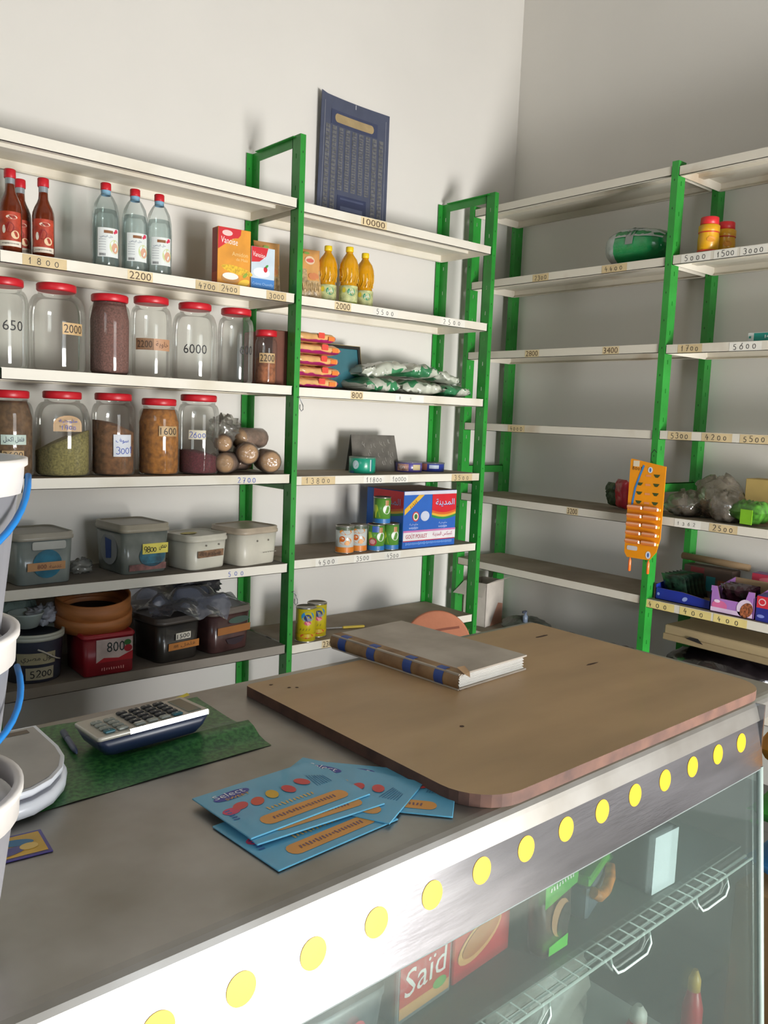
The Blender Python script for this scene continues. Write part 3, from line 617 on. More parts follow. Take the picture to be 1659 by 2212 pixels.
# ---- stack of buckets at the left edge
BKT = FILM('dcdde2', .15, .25, .72, 'd9d9e0'); HND = P('1a6fb4', .35)
def bucket(z0, dx, label, handle, labelart, cx=-3.187, cy=-2.163, H=.185):
    t = thing('bucket', label, 'bucket', (cx+dx, cy, z0), 0, 'white buckets stacked on the counter')
    r0, r1 = .078, .100
    b = MB(); b.lathe([(r0, 0), (r0+.002, .003), (r1, H-.018), (r1+.001, H-.018), (r1-.002, H-.018), (r0-.002, .004)], BKT, 48, cap0=True, cap1=False); b.build('bucket_wall', t)
    b = MB(); b.lathe([(r1, H-.030), (r1+.003, H-.030), (r1+.004, H-.008), (r1+.007, H-.006), (r1+.007, H), (r1-.001, H), (r1-.001, H-.03)], P('cfcac4', .4, var=.03), 48, cap0=False, cap1=False); b.build('rim', t)
    if labelart:
        b = MB(); S = cyl(r0+.004, radians(-98), .030, taper=(r1-r0)/H)
        b.rect(S, -.09, .14, 0, .095, P('e9e6e2', .5), .001, 24); b.ell(S, .050, .070, .016, .016, P('2f9a48'), .0016); b.ell(S, .056, .085, .014, .006, P('c8343a'), .0018); b.ell(S, .05, .02, .05, .028, P('d58a8f'), .0014)
        b.blur(S, .054, .069, .006, P('f4f4f0'), .002, w=0.022); b.build('label', t)
    if not handle: return
    b = MB(); a0 = radians(handle[0]); pts = []
    for k in range(25):
        s = k/24; a = a0 - s*radians(handle[1]); dz = -sin(pi*s)*handle[2]; q = r1+.007; pts.append((q*cos(a), q*sin(a), H-handle[3]+dz))
    b.tube(pts, .0030, HND, 8); b.build('handle', t)
bucket(TZ+.0005, -.003, 'bottom bucket of the stack with a printed fruit label near its foot', None, True, H=.158)
bucket(TZ+.118, -.005, 'middle bucket of the stack with its blue handle drooping low', (-3, 165, .050, .045), False)
bucket(TZ+.270, .003, 'topmost bucket of the stack with a curved blue handle hanging down', (-16, 160, .070, .016), False)

# ---- goods to the right of the counter
t = thing('crate', 'brown carton standing on the floor at the right end of the counter', 'box', (-1.37, -2.285, 0))
b = MB(); b.bbox(-.19, .19, -.13, .13, 0, .42, P('9b7a50', .8), .004); b.build('body', t)
for z, h, c, lb in ((.428, .085, '2f7fc0', 'blue filled packet between the carton and the green sack right of the counter'), (.53, .11, '3fa83a', 'green filled sack right of the counter under the orange one'), (.665, .125, 'dc9020', 'orange filled sack on top of the pile right of the counter')):
    t = thing('sack', lb, 'sack', (-1.37, -2.285, z)); b = MB(); pillow(b, .36, .25, h, P(c, .45, bump=.1), M=Matrix.Translation((0, 0, h/2+.005)), seed=int(z*100), wr=.012); b.build('bag_body', t)
# ================================================================ goods on the back wall shelves
def ca(x, y): return atan2(CLOC.y-y, CLOC.x-x)
def onjar(x, y, r, off, z=0, taper=0): return cyl(r, ca(x, y)+radians(off), z, taper=taper)
# syrup bottles
def syrup(x, y, label):
    z = B1Z[1]+.0005; t = thing('syrup_bottle', label, 'bottle', (x, y, z), 0, 'amber syrup bottles on the second shelf')
    b = MB(); b.lathe([(.028, 0), (.032, .004), (.0325, .132), (.031, .145), (.026, .160), (.019, .174), (.0145, .186), (.0125, .225)], P('6a2a14', .12, var=.15, scale=30, coat=.6), 28); b.build('bottle_body', t)
    b = MB(); b.lathe([(.0131, .182), (.0131, .206)], P('a86022', .2), 24, cap0=False, cap1=False); b.lathe([(.0135, .204), (.0138, .222)], P('9fa8ae', .35, metal=.4), 24, cap0=False, cap1=False); b.build('neck_foil', t)
    b = MB(); b.lathe([(.016, .222), (.0168, .225), (.0166, .246), (.015, .248)], REDCAP, 24); b.build('cap', t)
    b = MB(); S = onjar(x, y, .0330, 0); L = P('b9432c', .5, var=.2, scale=50); b.rect(S, -.034, .034, .022, .122, L, .0004, 14)
    b.rect(S, -.034, .034, .022, .038, P('e6dccb'), .0007, 14); b.ell(S, -.002, .076, .013, .015, P('8e1f18', .5), .0009); b.ell(S, .014, .056, .012, .012, P('e9c9a0', .5), .0010); b.ell(S, -.018, .07, .005, .012, P('e6ddcc'), .0009); b.ell(S, .004, .106, .016, .006, P('ecd9c4'), .0009)
    b.text(S, 'صافي' if False else 'Sirop', .004, .106, .007, P('7a1c1c'), .0014); b.blur(S, 0, .030, .005, INK, .0012, w=.05); b.build('label', t)
syrup(-2.517, -.26, 'amber syrup bottle standing nearest the left picture edge, tallest looking')
syrup(-2.459, -.165, 'amber syrup bottle half hidden in the middle of the three')
syrup(-2.412, -.235, 'amber syrup bottle at the right of its group of three')
def vinegar(x, y, label):
    z = B1Z[1]+.0005; t = thing('water_bottle', label, 'bottle', (x, y, z), 0, 'clear bottles with red caps')
    G = FILM('f6fbfb', .35, .06, .06, 'dde9e9'); b = MB()
    b.lathe([(.036, 0), (.041, .005), (.0425, .02), (.041, .045), (.0425, .06), (.0425, .145), (.0405, .178), (.035, .205), (.024, .226), (.0145, .238), (.0140, .25)], G, 32); b.build('bottle_body', t)
    b = MB(); b.lathe([(.0385, .003), (.0400, .02), (.0385, .045), (.0400, .06), (.0400, .135), (.0375, .165), (.033, .185)], FILM('f0f6f5', .2, .1, .10, 'd6e4e4'), 28); b.build('contents', t)
    b = MB(); b.lathe([(.0150, .232), (.0155, .247)], P('7fa9c4', .4), 24, cap0=False, cap1=False); b.lathe([(.0158, .247), (.0165, .250), (.0163, .268), (.0145, .270)], REDCAP, 24); b.build('cap', t)
    b = MB(); S = onjar(x, y, .0430, 6); b.rect(S, -.030, .040, .035, .125, P('dfe4e2', .4, var=.02), .0006, 16)
    b.rect(S, -.010, .018, .108, .117, P('8c5a34'), .001, 6); b.ell(S, .030, .117, .006, .006, P('d23a5a'), .001); b.ell(S, .024, .112, .004, .004, P('d23a5a'), .001)
    b.ell(S, .024, .068, .017, .022, P('cdd79a'), .001); b.ell(S, .026, .064, .012, .016, P('d9a78c'), .0013)
    b.text(S, arab('خل ابيض'.replace('ض', 'ص')), -.002, .098, .009, P('5b6c88'), .0012, w=.04)
    for k in range(5): b.rect(S, -.026, -.004, .088-.008*k, .0895-.008*k, P('a5aab0'), .0012, 4)
    for k in range(8): b.rect(S, -.024+.0025*k, -.0228+.0025*k, .038, .046, P('3a3a40'), .0012, 1)
    b.build('label', t)
vinegar(-2.221, -.25, 'clear bottle with red cap, leftmost and nearest of its three')
vinegar(-2.123, -.25, 'clear bottle with red cap, between two alike bottles')
vinegar(-2.038, -.25, 'clear bottle with red cap, rightmost of its three')
# cartons of starch and whipped cream mix
z = B1Z[1]+.0005; RDD = P('cf2b34', .4)
t = thing('starch_carton', 'orange and red starch carton with a picture of corn and a white bowl', 'box', (-1.757, -.27, z), radians(-4))
b = MB(); b.bbox(-.068, .060, 0, .045, 0, .205, P('e39a34', .4, var=.1, scale=12, coat=.2), .001); S = plane((0, 0, 0), (1, 0, 0), (0, 0, 1))
SL = plane((-.068, 0, 0), (0, -1, 0), (0, 0, 1)); b.rect(SL, -.044, -.001, .002, .203, P('a33a2a'), .0006, 1); b.rect(SL, -.044, -.001, .002, .05, P('c4542e'), .0009, 1)
b.shape(S, [(-.067, .204), (.022, .204), (.020, .185)] + [(.010-.045*sin(k*.25), .150+.035*cos(k*.25)-.012) for k in range(5)] + [(-.067, .128)], RDD, .0006)
b.text(S, 'Vanoise', -.024, .160, .022, P('f6eeea'), .001, w=.065, a=-.06); b.ell(S, -.032, .186, .02, .010, P('f0c8c4'), .001); 
b.text(S, 'Amidon', .018, .118, .014, P('f3cf8a'), .001, w=.062); b.text(S, 'de Maïs', .026, .100, .010, P('f3cf8a'), .001, w=.045)
b.ell(S, .008, .062, .062, .014, P('e8b92c', .5, var=.2, scale=120), .0008, a=-.15); b.ell(S, -.018, .032, .035, .017, P('b9864a'), .0010); b.ell(S, -.018, .039, .031, .012, P('eeeae0'), .0014); b.ell(S, .034, .020, .024, .012, P('efc23c'), .0012, a=.4); b.ell(S, .040, .048, .012, .006, P('8aa234'), .0012, a=.8)
b.build('body', t)
t = thing('cream_carton', 'blue and white whipped cream carton with a strawberry picture', 'box', (-1.636, -.262, z), radians(-4))
b = MB(); b.bbox(-.048, .048, 0, .032, 0, .160, P('cddce8', .4, var=.06, coat=.2), .001)
b.shape(S, [(-.047, .159), (.020, .159), (.012, .130), (-.015, .108), (-.047, .104)], RDD, .0006); b.text(S, 'Vanoise', -.018, .132, .017, P('f6eeea'), .001, w=.05, a=-.1)
b.rect(S, -.047, .047, .002, .048, P('3f7fc4'), .0006, 1); b.text(S, 'Crème Chantilly', .0, .028, .012, P('9fc4ea'), .001, w=.085); b.ell(S, .010, .082, .008, .010, RDD, .001); b.ell(S, .015, .094, .008, .004, P('3f9a3a'), .001, a=.8); b.ell(S, -.006, .070, .034, .018, P('eef2f4'), .0008); b.build('body', t)
def pasta(x, y, rz, lean, label, name='pasta_packet'):
    t = thing(name, label, 'packet', (x, y, z), rz, 'orange topped pasta packets')
    b = MB(); R = Matrix.Rotation(radians(90-lean), 4, 'X'); M = Matrix.Translation((0, 0, .103)) @ R
    pillow(b, .108, .205, .040, P('cdb185', .35, var=.25, scale=60, bump=.35, bscale=70, coat=.3), wr=.004, seed=int(-x*100), M=M, m2=P('dca362', .35, coat=.3), band=lambda u, v: v > .5 or (v > .3 and abs(u-.55) < .25))
    S = lambda u, v, d=0: M @ Vector((u, v, .021+d))
    b.ell(S, .0, .050, .020, .017, P('e9cdb0'), .001); b.ell(S, .0, .049, .016, .008, P('d86a5c'), .0014); b.ell(S, -.012, .078, .012, .005, P('7fa04a'), .001); b.ell(S, .012, -.012, .022, .014, P('d98a5a'), .001)
    for k in range(9): b.strk(S, [(-.035+.008*k, -.045+.004*(k % 3)), (-.033+.008*k, -.075+.006*(k % 2))], .003, P('b3925f'), .0016)
    b.build('packet_body', t)
pasta(-1.560, -.17, radians(-8), 6, 'upright orange topped pasta packet behind the whipped cream carton')
pasta(-1.390, -.20, radians(-12), 12, 'orange topped pasta packet leaning on the right side of the green post')
def oil(x, y, label):
    t = thing('oil_bottle', label, 'bottle', (x, y, B2Z[1]+.0005), 0, 'sunflower oil bottles'); OIL = P('d99a12', .10, var=.10, scale=14, coat=.7)
    b = MB(); pr = []
    for r, zz in ((.030, 0), (.0355, .006), (.036, .060), (.0335, .075), (.032, .085), (.0355, .100), (.0375, .118), (.0385, .140), (.037, .158), (.030, .178), (.018, .194), (.0135, .202), (.0135, .212)): pr.append((r, zz))
    b.lathe(pr, OIL, 30)
    b.build('bottle_body', t)
    b = MB()
    for k in range(12):
        a = 2*pi*k/12; b.tube([((.0350)*cos(a), .0350*sin(a), .088), (.0375*cos(a+.25), .0375*sin(a+.25), .112), (.0384*cos(a+.1), .0384*sin(a+.1), .140)], .0016, P('e8b83a', .12, coat=.6), 5)
    b.build('rib', t)
    b = MB(); b.lathe([(.0145, .206), (.0155, .209), (.0153, .224), (.014, .226)], P('f0cf1e', .4), 24); b.build('cap', t)
    b = MB(); S = onjar(x, y, .0364, 0); b.rect(S, -.055, .055, .006, .074, P('c3c88e', .45, var=.2, scale=60), .0005, 20); b.ell(S, .012, .050, .016, .015, P('2f8f6a'), .0010); b.ell(S, -.018, .056, .008, .010, P('d9c93a'), .001); b.text(S, 'Safia', .012, .050, .009, P('eef2ea'), .0014, a=.15); b.rect(S, -.055, .055, .006, .012, P('8f9a4a'), .001, 16); b.build('label', t)
oil(-1.309, -.215, 'yellow oil bottle at the left of its three, beside the leaning pasta packet')
oil(-1.241, -.265, 'yellow oil bottle in the middle, standing a little nearer')
oil(-1.121, -.215, 'yellow oil bottle at the right end of the three')

# ---- jars
def jar(x, y, z, H, R, lr, fill, fcol, label, group, st=(), slope=0, fill_rough=.9, nscale=60):
    t = thing('storage_jar', label, 'jar', (x, y, z+.0005), 0, group); hl = .024
    zn = H-hl-.006; rn = lr*R-.004; zs = H*(.72 if lr < .78 else .80)
    b = MB(); pr = [(R*.88, 0), (R*.96, .004), (R, .014), (R, zs-.03)]
    for k in range(1, 7): a = k/6*pi/2; pr.append((rn+(R-rn)*cos(a)**.9 if k < 6 else rn, zs-.03+(zn-zs+.026)*sin(a)))
    pr += [(rn, zn+.004)]; b.lathe(pr, GLASS, 40, cap1=False)
    b.build('glass_body', t)
    if fill > 0:
        Ri = R-.004; n = 36; b = MB(); top = H*fill; m = P(fcol, fill_rough, var=.22, scale=nscale, bump=.3, bscale=90)
        rings = [[((Ri*q)*cos(2*pi*i/n), (Ri*q)*sin(2*pi*i/n), zz) for i in range(n)] for q, zz in ((.90, .004), (.985, .012))]
        lim = zs-.03
        if top > lim and not slope:
            rings += [[(Ri*cos(2*pi*i/n), Ri*sin(2*pi*i/n), lim) for i in range(n)]]
            k2 = min(1, (top-lim)/(zn-lim)); q = (rn-.003)/Ri+(1-(rn-.003)/Ri)*cos(k2*pi/2); rings += [[(Ri*q*.995*cos(2*pi*i/n), Ri*q*.995*sin(2*pi*i/n), top) for i in range(n)]]
        else:
            for q, e in ((1, 0), (.6, .006), (.2, .01)): rings.append([(Ri*q*cos(2*pi*i/n), Ri*q*sin(2*pi*i/n), top+slope*q*cos(2*pi*i/n)*cos(ca(x, y)+pi/2)+slope*q*sin(2*pi*i/n)*sin(ca(x, y)+pi/2)+e) for i in range(n)])
        b.loft(rings, m); b.build('contents', t)
    b = MB(); L = lr*R; b.lathe([(L-.002, H-hl), (L, H-hl+.002), (L+.0012, H-hl+.004), (L+.0012, H-.004), (L-.002, H-.0005), (L-.006, H), (L-.008, H-.002), (.0, H-.002)], REDCAP, 40, cap0=True, cap1=False); b.build('lid', t)
    for s in st:
        kind, txt, off, zz, w, h = s[:6]; b = MB(); S = onjar(x, y, R+.0006, off, zz)
        if kind == 'print': b.rect(S, -w/2, w/2, -h/2, h/2, P('c9a878', .5, var=.12), .0006, 10); b.text(S, txt, 0, 0, h*.72, P('3d342e'), .0012, w=w*.88)
        elif kind == 'clear': b.text(S, txt, 0, 0, h, P('2c2b2c'), .0010, w=w)
        elif kind == 'hand': b.rect(S, -w/2, w/2, -h/2, h/2, P('ddd6bf', .6), .0006, 10); b.hand(S, txt, 0, 0, h*.62, BLUEINK, .0012, sp=.75)
        elif kind == 'arabic': b.rect(S, -w/2, w/2, -h/2, h/2, P(s[6] if len(s) > 6 else 'cfe0d6', .6), .0006, 10); b.text(S, arab(txt), 0, 0, h*.62, P('2b3050'), .0012, w=w*.8)
        elif kind == 'arch':
            b.shape(S, [(-w/2, -h/2), (w/2, -h/2)] + [(w/2*cos(pi*k/10), -h*.05+h*.55*sin(pi*k/10)) for k in range(11)], P('d9b48c', .6), .0006)
            b.text(S, arab('ملوخية'), 0, h*.14, h*.26, BLUEINK, .0025, w=w*.62); b.hand(S, txt, 0, -h*.24, h*.30, BLUEINK, .0025, sp=.8)
        elif kind == 'card':
            b.rect(S, -w/2, w/2, -h/2, h/2, P('dfe3ea', .6), .0012, 10); b.text(S, arab('سوف'), -.002, h*.22, h*.26, BLUEINK, .002, w=w*.7); b.hand(S, txt, .004, -h*.2, h*.34, BLUEINK, .002, sp=.62, wt=.09)
        elif kind == 'tape':
            b.rect(S, -w/2, w/2, -h/2, h/2, P('8f6c50', .5, var=.15), .0006, 14); b.rect(S, 0, w/2, -h/2, h/2, P('b98d6c', .5), .0008, 10); b.text(S, txt, -w*.24, 0, h*.6, P('4a382c'), .0012, w=w*.40); b.text(S, arab('خاوية'), w*.24, 0, h*.6, P('5a3c34'), .0012, w=w*.38)
        b.build('sticker', t)
    return t
g1 = 'red lidded jars on the third shelf'; g2 = 'red lidded jars on the fourth shelf'; z3, z4 = B1Z[2], B1Z[3]
jar(-2.534, -.24, z3, .267, .071, .80, 0, '', 'empty glass jar at the far left marked 650', g1, [('clear', '650', 22, .125, .060, .030)])
jar(-2.375, -.24, z3, .270, .087, .67, 0, '', 'widest empty jar with a tan 2000 sticker', g1, [('print', '2000', 34, .130, .070, .036)])
jar(-2.203, -.24, z3, .258, .065, .88, .90, '7d5249', 'jar completely filled with cocoa brown powder', g1, nscale=200)
jar(-2.059, -.24, z3, .268, .068, .83, 0, '', 'empty jar with a long brown tape reading 2200', g1, [('tape', '2200', 8, .108, .125, .038)])
jar(-1.896, -.24, z3, .266, .079, .70, 0, '', 'empty jar marked 6000 in printed figures', g1, [('clear', '6000', 2, .105, .080, .032)])
jar(-1.731, -.24, z3, .266, .064, .83, 0, '', 'slim empty jar marked 600 on its right side', g1, [('clear', '600', 38, .118, .055, .032)])
jar(-1.604, -.245, z3, .202, .0415, .93, .48, 'a8623a', 'smallest jar, part filled with orange brown spice, marked 2200', g1, [('print', '2200', 8, .098, .062, .036)])
jar(-2.522, -.24, z4, .264, .072, .82, .88, '77583a', 'dark brown filled jar behind the white bucket, marked 3600', g2, [('arabic', 'فلفل اكحل', 12, .115, .075, .030), ('print', '3600', 10, .070, .064, .024)])
jar(-2.358, -.24, z4, .268, .085, .68, .42, '9b9055', 'jar with a sloping heap of green powder and arched 1900 label', g2, [('arch', '1900', 12, .168, .088, .050)], slope=.035, nscale=150)
jar(-2.190, -.24, z4, .270, .070, .83, .60, '8a5d38', 'jar of brown spice with a white handwritten 300 paper', g2, [('card', '3001', 26, .100, .062, .072)], slope=-.02)
jar(-2.027, -.24, z4, .260, .070, .81, .86, 'b8752a', 'jar brimming with orange spice, marked 1600', g2, [('print', '1600', 28, .150, .068, .034)])
jar(-1.876, -.24, z4, .280, .073, .85, .26, '6b2630', 'jar with a little dark red powder at the bottom, marked 2600', g2, [('hand', '2600', -3, .140, .060, .032)], slope=-.012, nscale=200)
t = thing('cardboard_box', 'brown cardboard box behind the green post on the third shelf', 'box', (-1.475, -.16, z3+.0005)); b = MB(); b.bbox(-.115, .022, -.11, .10, 0, .205, P('6b3f30', .75, var=.08), .003); b.build('body', t)
# ---- wrapped rolls
ROLL = P('a38876', .65, var=.2, scale=30, bump=.3); RE = P('d0a877', .65, var=.12, scale=40)
def roll(x, y, zz, r, L, ax, label):
    t = thing('wrapped_roll', label, 'roll', (x, y, zz+.0045), ax, 'film wrapped tan rolls'); b = MB(); n = 20
    rings = [[(q*cos(2*pi*i/n), yy, r+q*sin(2*pi*i/n)) for i in range(n)] for yy, q in ((-L/2, r*.30), (-L/2+.003, r*.62), (-L/2+.009, r*.85), (-L/2+.020, r*.97), (-L/2+.034, r), (L/2-.02, r), (L/2, r*.7))]
    b.loft(rings[:4], RE); b.loft(rings[3:], ROLL); b.build('roll_body', t)
    b = MB(); m = FILM('f8f4ee', .5, .10, .20, 'd8ccc6', bump=.6, bscale=70)
    rings = [[((q+.0018*vnoise(i*1.3, yy*90, 4))*cos(2*pi*i/n), yy, r+(q+.0018*vnoise(i*1.3, yy*90, 7))*sin(2*pi*i/n)) for i in range(n)] for yy, q in ((-L/2-.003, r*.35), (-L/2, r*.66), (-L/2+.007, r*.9), (-L/2+.024, r+.0022), (0, r+.0028), (L/2-.02, r+.0022), (L/2+.006, r*.6))]
    b.loft(rings, m); b.build('film', t)
roll(-1.765, -.255, z4, .036, .16, radians(-40), 'wrapped roll lying lowest and leftmost, beside the dark red jar')
roll(-1.675, -.235, z4+.030, .040, .17, radians(-25), 'wrapped roll with a round tan end in the centre of the heap')
roll(-1.595, -.255, z4, .042, .17, radians(-22), 'wrapped roll at the bottom right next to the green post')
roll(-1.690, -.15, z4+.0005, .034, .16, radians(80), 'wrapped roll at the back, seen through the gap of the heap')
roll(-1.620, -.17, z4+.085, .038, .17, radians(-68), 'wrapped roll lying crosswise on the top of the heap')
roll(-1.752, -.20, z4+.072, .033, .15, radians(-30), 'wrapped roll on top at the left under loose film')
t = thing('plastic_film', 'loose clear film crumpled over the left end of the wrapped rolls', 'film', (-1.745, -.19, z4+.12)); b = MB(); crumple(b, .05, .05, .045, FILM('f8f8f4', .8, .15, .22, 'd9d4cc', bump=.4), (0, 0, .04), .45, seed=3, freq=5); b.build('film_sheet', t)

# ---- tubs on the fifth shelf
z5, z6 = B1Z[4]+.0005, B1Z[5]+.0005
def tub(name, label, loc, rz, w, d, h, m, lidm, r=.03, lidh=.022, group=None, taper=.93, lidtop=True):
    t = thing(name, label, 'tub', loc, rz, group); b = MB()
    b.loft([rr(w*taper-.006, d*taper-.006, r*.9, 0), rr(w*taper, d*taper, r, .004), rr(w, d, r, h-lidh-.002)], m); b.build('tub_body', t)
    b = MB(); rg = [rr(w+.006, d+.006, r+.003, h-lidh-.002), rr(w+.010, d+.010, r+.004, h-lidh), rr(w+.010, d+.010, r+.004, h-lidh*.55), rr(w+.005, d+.005, r+.003, h-lidh*.5), rr(w+.006, d+.006, r+.003, h-.002), rr(w, d, r, h), rr(w-.012, d-.012, r, h), rr(w-.014, d-.014, r, h-.004)]
    b.loft(rg, lidm, cap0=False); b.build('lid', t); return t
def fr(t, w, d, h, taper=.93): return plane((0, -d*taper/2-.001, 0), (1, 0, 0), (0, -(1-taper)*d/2/h, 1))
CLR = P('7f8784', .3, var=.12, scale=8, coat=.3); CLRL = P('9b968a', .35, var=.08)
g3 = 'food tubs on the fifth shelf'
t = tub('plastic_tub', 'clear grey tub with a blue round print and an orange strip, far left', (-2.437, -.205, z5), radians(4), .185, .19, .165, CLR, CLRL, .028, group=g3)
b = MB(); S = fr(t, .185, .19, .165); b.ell(S, .004, .066, .046, .046, P('1f6f8a', .4, var=.2, scale=20), .003); b.rrect(S, -.045, .062, .112, .138, .006, P('a9aaa4'), .004); b.rect(S, -.060, .060, .046, .072, P('b98a5c', .5), .006, 1); b.text(S, '800', -.015, .059, .014, P('7a4a3a'), .007); b.text(S, arab('عدسة'), .028, .059, .015, P('8a5a44'), .007, w=.04); b.build('label', t)
t = thing('plastic_wrap', 'small crumpled ball of clear wrap between two big tubs', 'wrap', (-2.275, -.17, z5)); b = MB(); crumple(b, .038, .028, .024, FILM('f4f6f6', .6, .2, .45, 'c9c9c4', bump=.4), (0, 0, .024), .35, seed=5, freq=4, base=0); b.build('wrap_sheet', t)
t = tub('plastic_tub', 'biggest clear square tub with the yellow 9800 sticker', (-2.093, -.175, z5), radians(5), .178, .205, .172, P('7c807a', .3, var=.25, scale=12, hex2='5f6660', coat=.3), P('9c9584', .35), .022, lidh=.026, group=g3)
b = MB(); S = fr(t, .178, .205, .172); b.rect(S, -.018, .080, .068, .104, P('dfd25a', .5), .005, 1); b.hand(S, '9800', .008, .086, .022, INK, .006, sp=.55); b.text(S, arab('حمص'), .060, .087, .018, INK, .006, w=.03)
b.ell(S, .022, .062, .050, .040, P('2d6f86', .4, var=.3, scale=30), .003); b.rect(S, -.065, .075, .012, .034, P('8c5d58', .5, var=.3, scale=40), .003, 1)
SL = plane((-.178*.93/2-.0025, 0, 0), (0, -1, 0), (0, 0, 1)); b.ell(SL, .0, .08, .060, .055, P('94989a', .5), .003); b.shape(SL, [(-.025, .118), (.02, .112), (.018, .05), (-.018, .045)], P('26488e'), .004); b.build('label', t)
WT = P('cfccbd', .35, var=.03, coat=.1); WT2 = P('c9c4b4', .35, var=.05)
t = tub('plastic_tub', 'white tub with a torn brown price tape and a yellow spot on its lid', (-1.872, -.225, z5), radians(13), .178, .165, .125, WT, P('c7c3b4', .35), .035, group=g3)
b = MB(); S = fr(t, .178, .165, .125); b.rect(S, -.062, .058, .045, .070, P('8b6a50', .5, var=.3, scale=50), .004, 1); b.text(S, '4500', -.040, .058, .014, P('4a3a30'), .005, w=.035); b.text(S, arab('سكر'), .020, .058, .015, P('4a3a30'), .005, w=.05)
for x in (-.025, .035): b.ell(S, x, .088, .0035, .0035, P('6b655c'), .0045)
S = plane((0, 0, .123), (1, 0, 0), (0, 1, 0)); b.ell(S, -.03, .005, .035, .022, P('cbb83a', .5), .0006); b.build('label', t)
t = tub('plastic_tub', 'plain white tub with a dusty lid, next to the green post', (-1.668, -.225, z5), radians(11), .195, .185, .142, P('cdc8b9', .35, var=.04), P('b7a894', .4, var=.1, scale=10), .035, group=g3)
b = MB(); S = fr(t, .195, .185, .142)
for x in (-.02, .035): b.ell(S, x, .092, .003, .004, P('6b655c'), .004)
for k in range(6): b.rect(S, .01+.012*k, .018+.012*k, .044, .047, P('9d988c'), .004, 1)
b.build('label', t)
# ---- sixth shelf
t = thing('lidded_pail', 'dark round pail with a pale rim, a thin handle and the 5200 label', 'pail', (-2.448, -.215, z6), 0)
b = MB(); DKT = P('3d4150', .35, var=.15, coat=.2); b.lathe([(.082, 0), (.085, .004), (.094, .150)], DKT, 40, cap1=False); b.lathe([(.07, .14), (.09, .145)], P('2c2e36'), 32); b.build('pail_body', t)
b = MB(); b.lathe([(.094, .135), (.098, .137), (.099, .145), (.096, .147), (.099, .150), (.098, .158), (.090, .158), (.090, .14)], P('b9bcb0', .35), 44, cap0=False, cap1=False); b.build('rim', t)
b = MB(); a = ca(-2.45, -.22); b.tube([(.099*cos(a+k*.16), .099*sin(a+k*.16), .118-.008*k+.003*sin(k)) for k in range(1, 7)], .003, P('b9b5ac', .4), 6); b.build('handle', t)
b = MB(); S = onjar(-2.448, -.215, .087, 10, taper=.065); b.rect(S, -.060, .055, .062, .100, P('aaa182', .6), .0008, 16); b.text(S, arab('فول مصري'), .0, .080, .024, INK, .0014, w=.095); b.rect(S, -.035, .050, .012, .052, P('aba48c', .6), .0012, 12); b.hand(S, '5200', .008, .032, .024, INK, .002, sp=.7, wt=.13); b.build('label', t)
t = thing('plastic_bowl', 'milky white bowl set in the dark pail with the 5200 label', 'bowl', (-2.462, -.20, z6+.160)); b = MB(); b.lathe([(.025, 0), (.035, .004), (.052, .045), (.055, .052), (.053, .052), (.034, .007)], P('aebab4', .4), 28); b.build('bowl_body', t)
t = thing('plastic_bag', 'crumpled white bag beside the bowl on the dark pail', 'bag', (-2.395, -.17, z6+.158)); b = MB(); crumple(b, .045, .04, .03, P('b9bcc6', .4, bump=.4), (0, 0, .03), .45, seed=12, freq=5, base=0); b.build('bag_body', t)
t = thing('cloth_packet', 'pale green crumpled packet behind the bowl on the sixth shelf', 'packet', (-2.47, -.105, z6)); b = MB(); crumple(b, .085, .04, .13, P('6e8078', .6, bump=.5), (0, 0, .13), .18, seed=15, freq=3, base=0); b.build('packet_body', t)
t = tub('metal_tin', 'red and white square tin with cherries under the wooden sieve', (-2.236, -.245, z6), radians(-2), .170, .18, .140, P('8c1a26', .35, var=.08), P('9c1f2a', .35), .015, lidh=.012, taper=.98)
b = MB(); S = fr(t, .17, .18, .14, .98); b.rect(S, -.045, .078, .045, .122, P('c9b7b0', .5, var=.15), .002, 1); b.shape(S, [(-.045, .045), (.078, .045), (.078, .075), (.03, .055), (-.02, .06)], P('b3202c', .4), .0025); b.text(S, '800', .020, .094, .034, P('1f2b2c'), .003, w=.06); b.ell(S, .060, .104, .012, .010, P('2f6a30'), .003); b.ell(S, .062, .084, .014, .012, P('a31c2a'), .0032); b.blur(S, .01, .022, .012, P('d58a88'), .003, w=.08); b.build('label', t)
HOOP = P('b5713c', .5, var=.12, scale=10, stretch=(1, 1, 5))
t = thing('wooden_sieve', 'round wooden sieve of two bent hoops resting on the red tin', 'sieve', (-2.238, -.19, z6+.150), 0, rot=(radians(9), radians(-3), 0))
b = MB(); b.lathe([(.118, 0), (.128, 0), (.128, .045), (.122, .047), (.118, .045)], HOOP, 48, cap0=False, cap1=False); b.build('lower_hoop', t)
b = MB(); b.lathe([(.114, .02), (.1225, .02), (.1225, .100), (.116, .100), (.114, .09)], HOOP, 48, cap0=False, cap1=False); b.build('upper_hoop', t)
b = MB(); b.lathe([(.0, .028), (.115, .028), (.115, .030), (0, .030)], P('1d1a17', .8), 40); tag(b.build('mesh', t), 'dark sieve mesh')
DK2 = P('2d2a26', .3, var=.2, scale=10, coat=.3)
t = tub('plastic_tub', 'dark brown filled tub with a white 1500 tag and orange strip', (-1.985, -.225, z6), radians(8), .180, .18, .160, DK2, P('4a443e', .4), .03)
b = MB(); S = fr(t, .18, .18, .16); b.rect(S, -.022, .040, .078, .102, P('cfcabc'), .005, 1); b.text(S, '1500', .009, .090, .016, P('2d2a28'), .006, w=.052, a=.02); b.rect(S, -.050, .078, .042, .068, P('b1712f', .5), .004, 1); b.text(S, arab('فلفل'), .03, .055, .015, P('6a4420'), .005, w=.06); b.blur(S, -.02, .055, .012, P('6a4420'), .005, w=0.02); b.build('label', t)
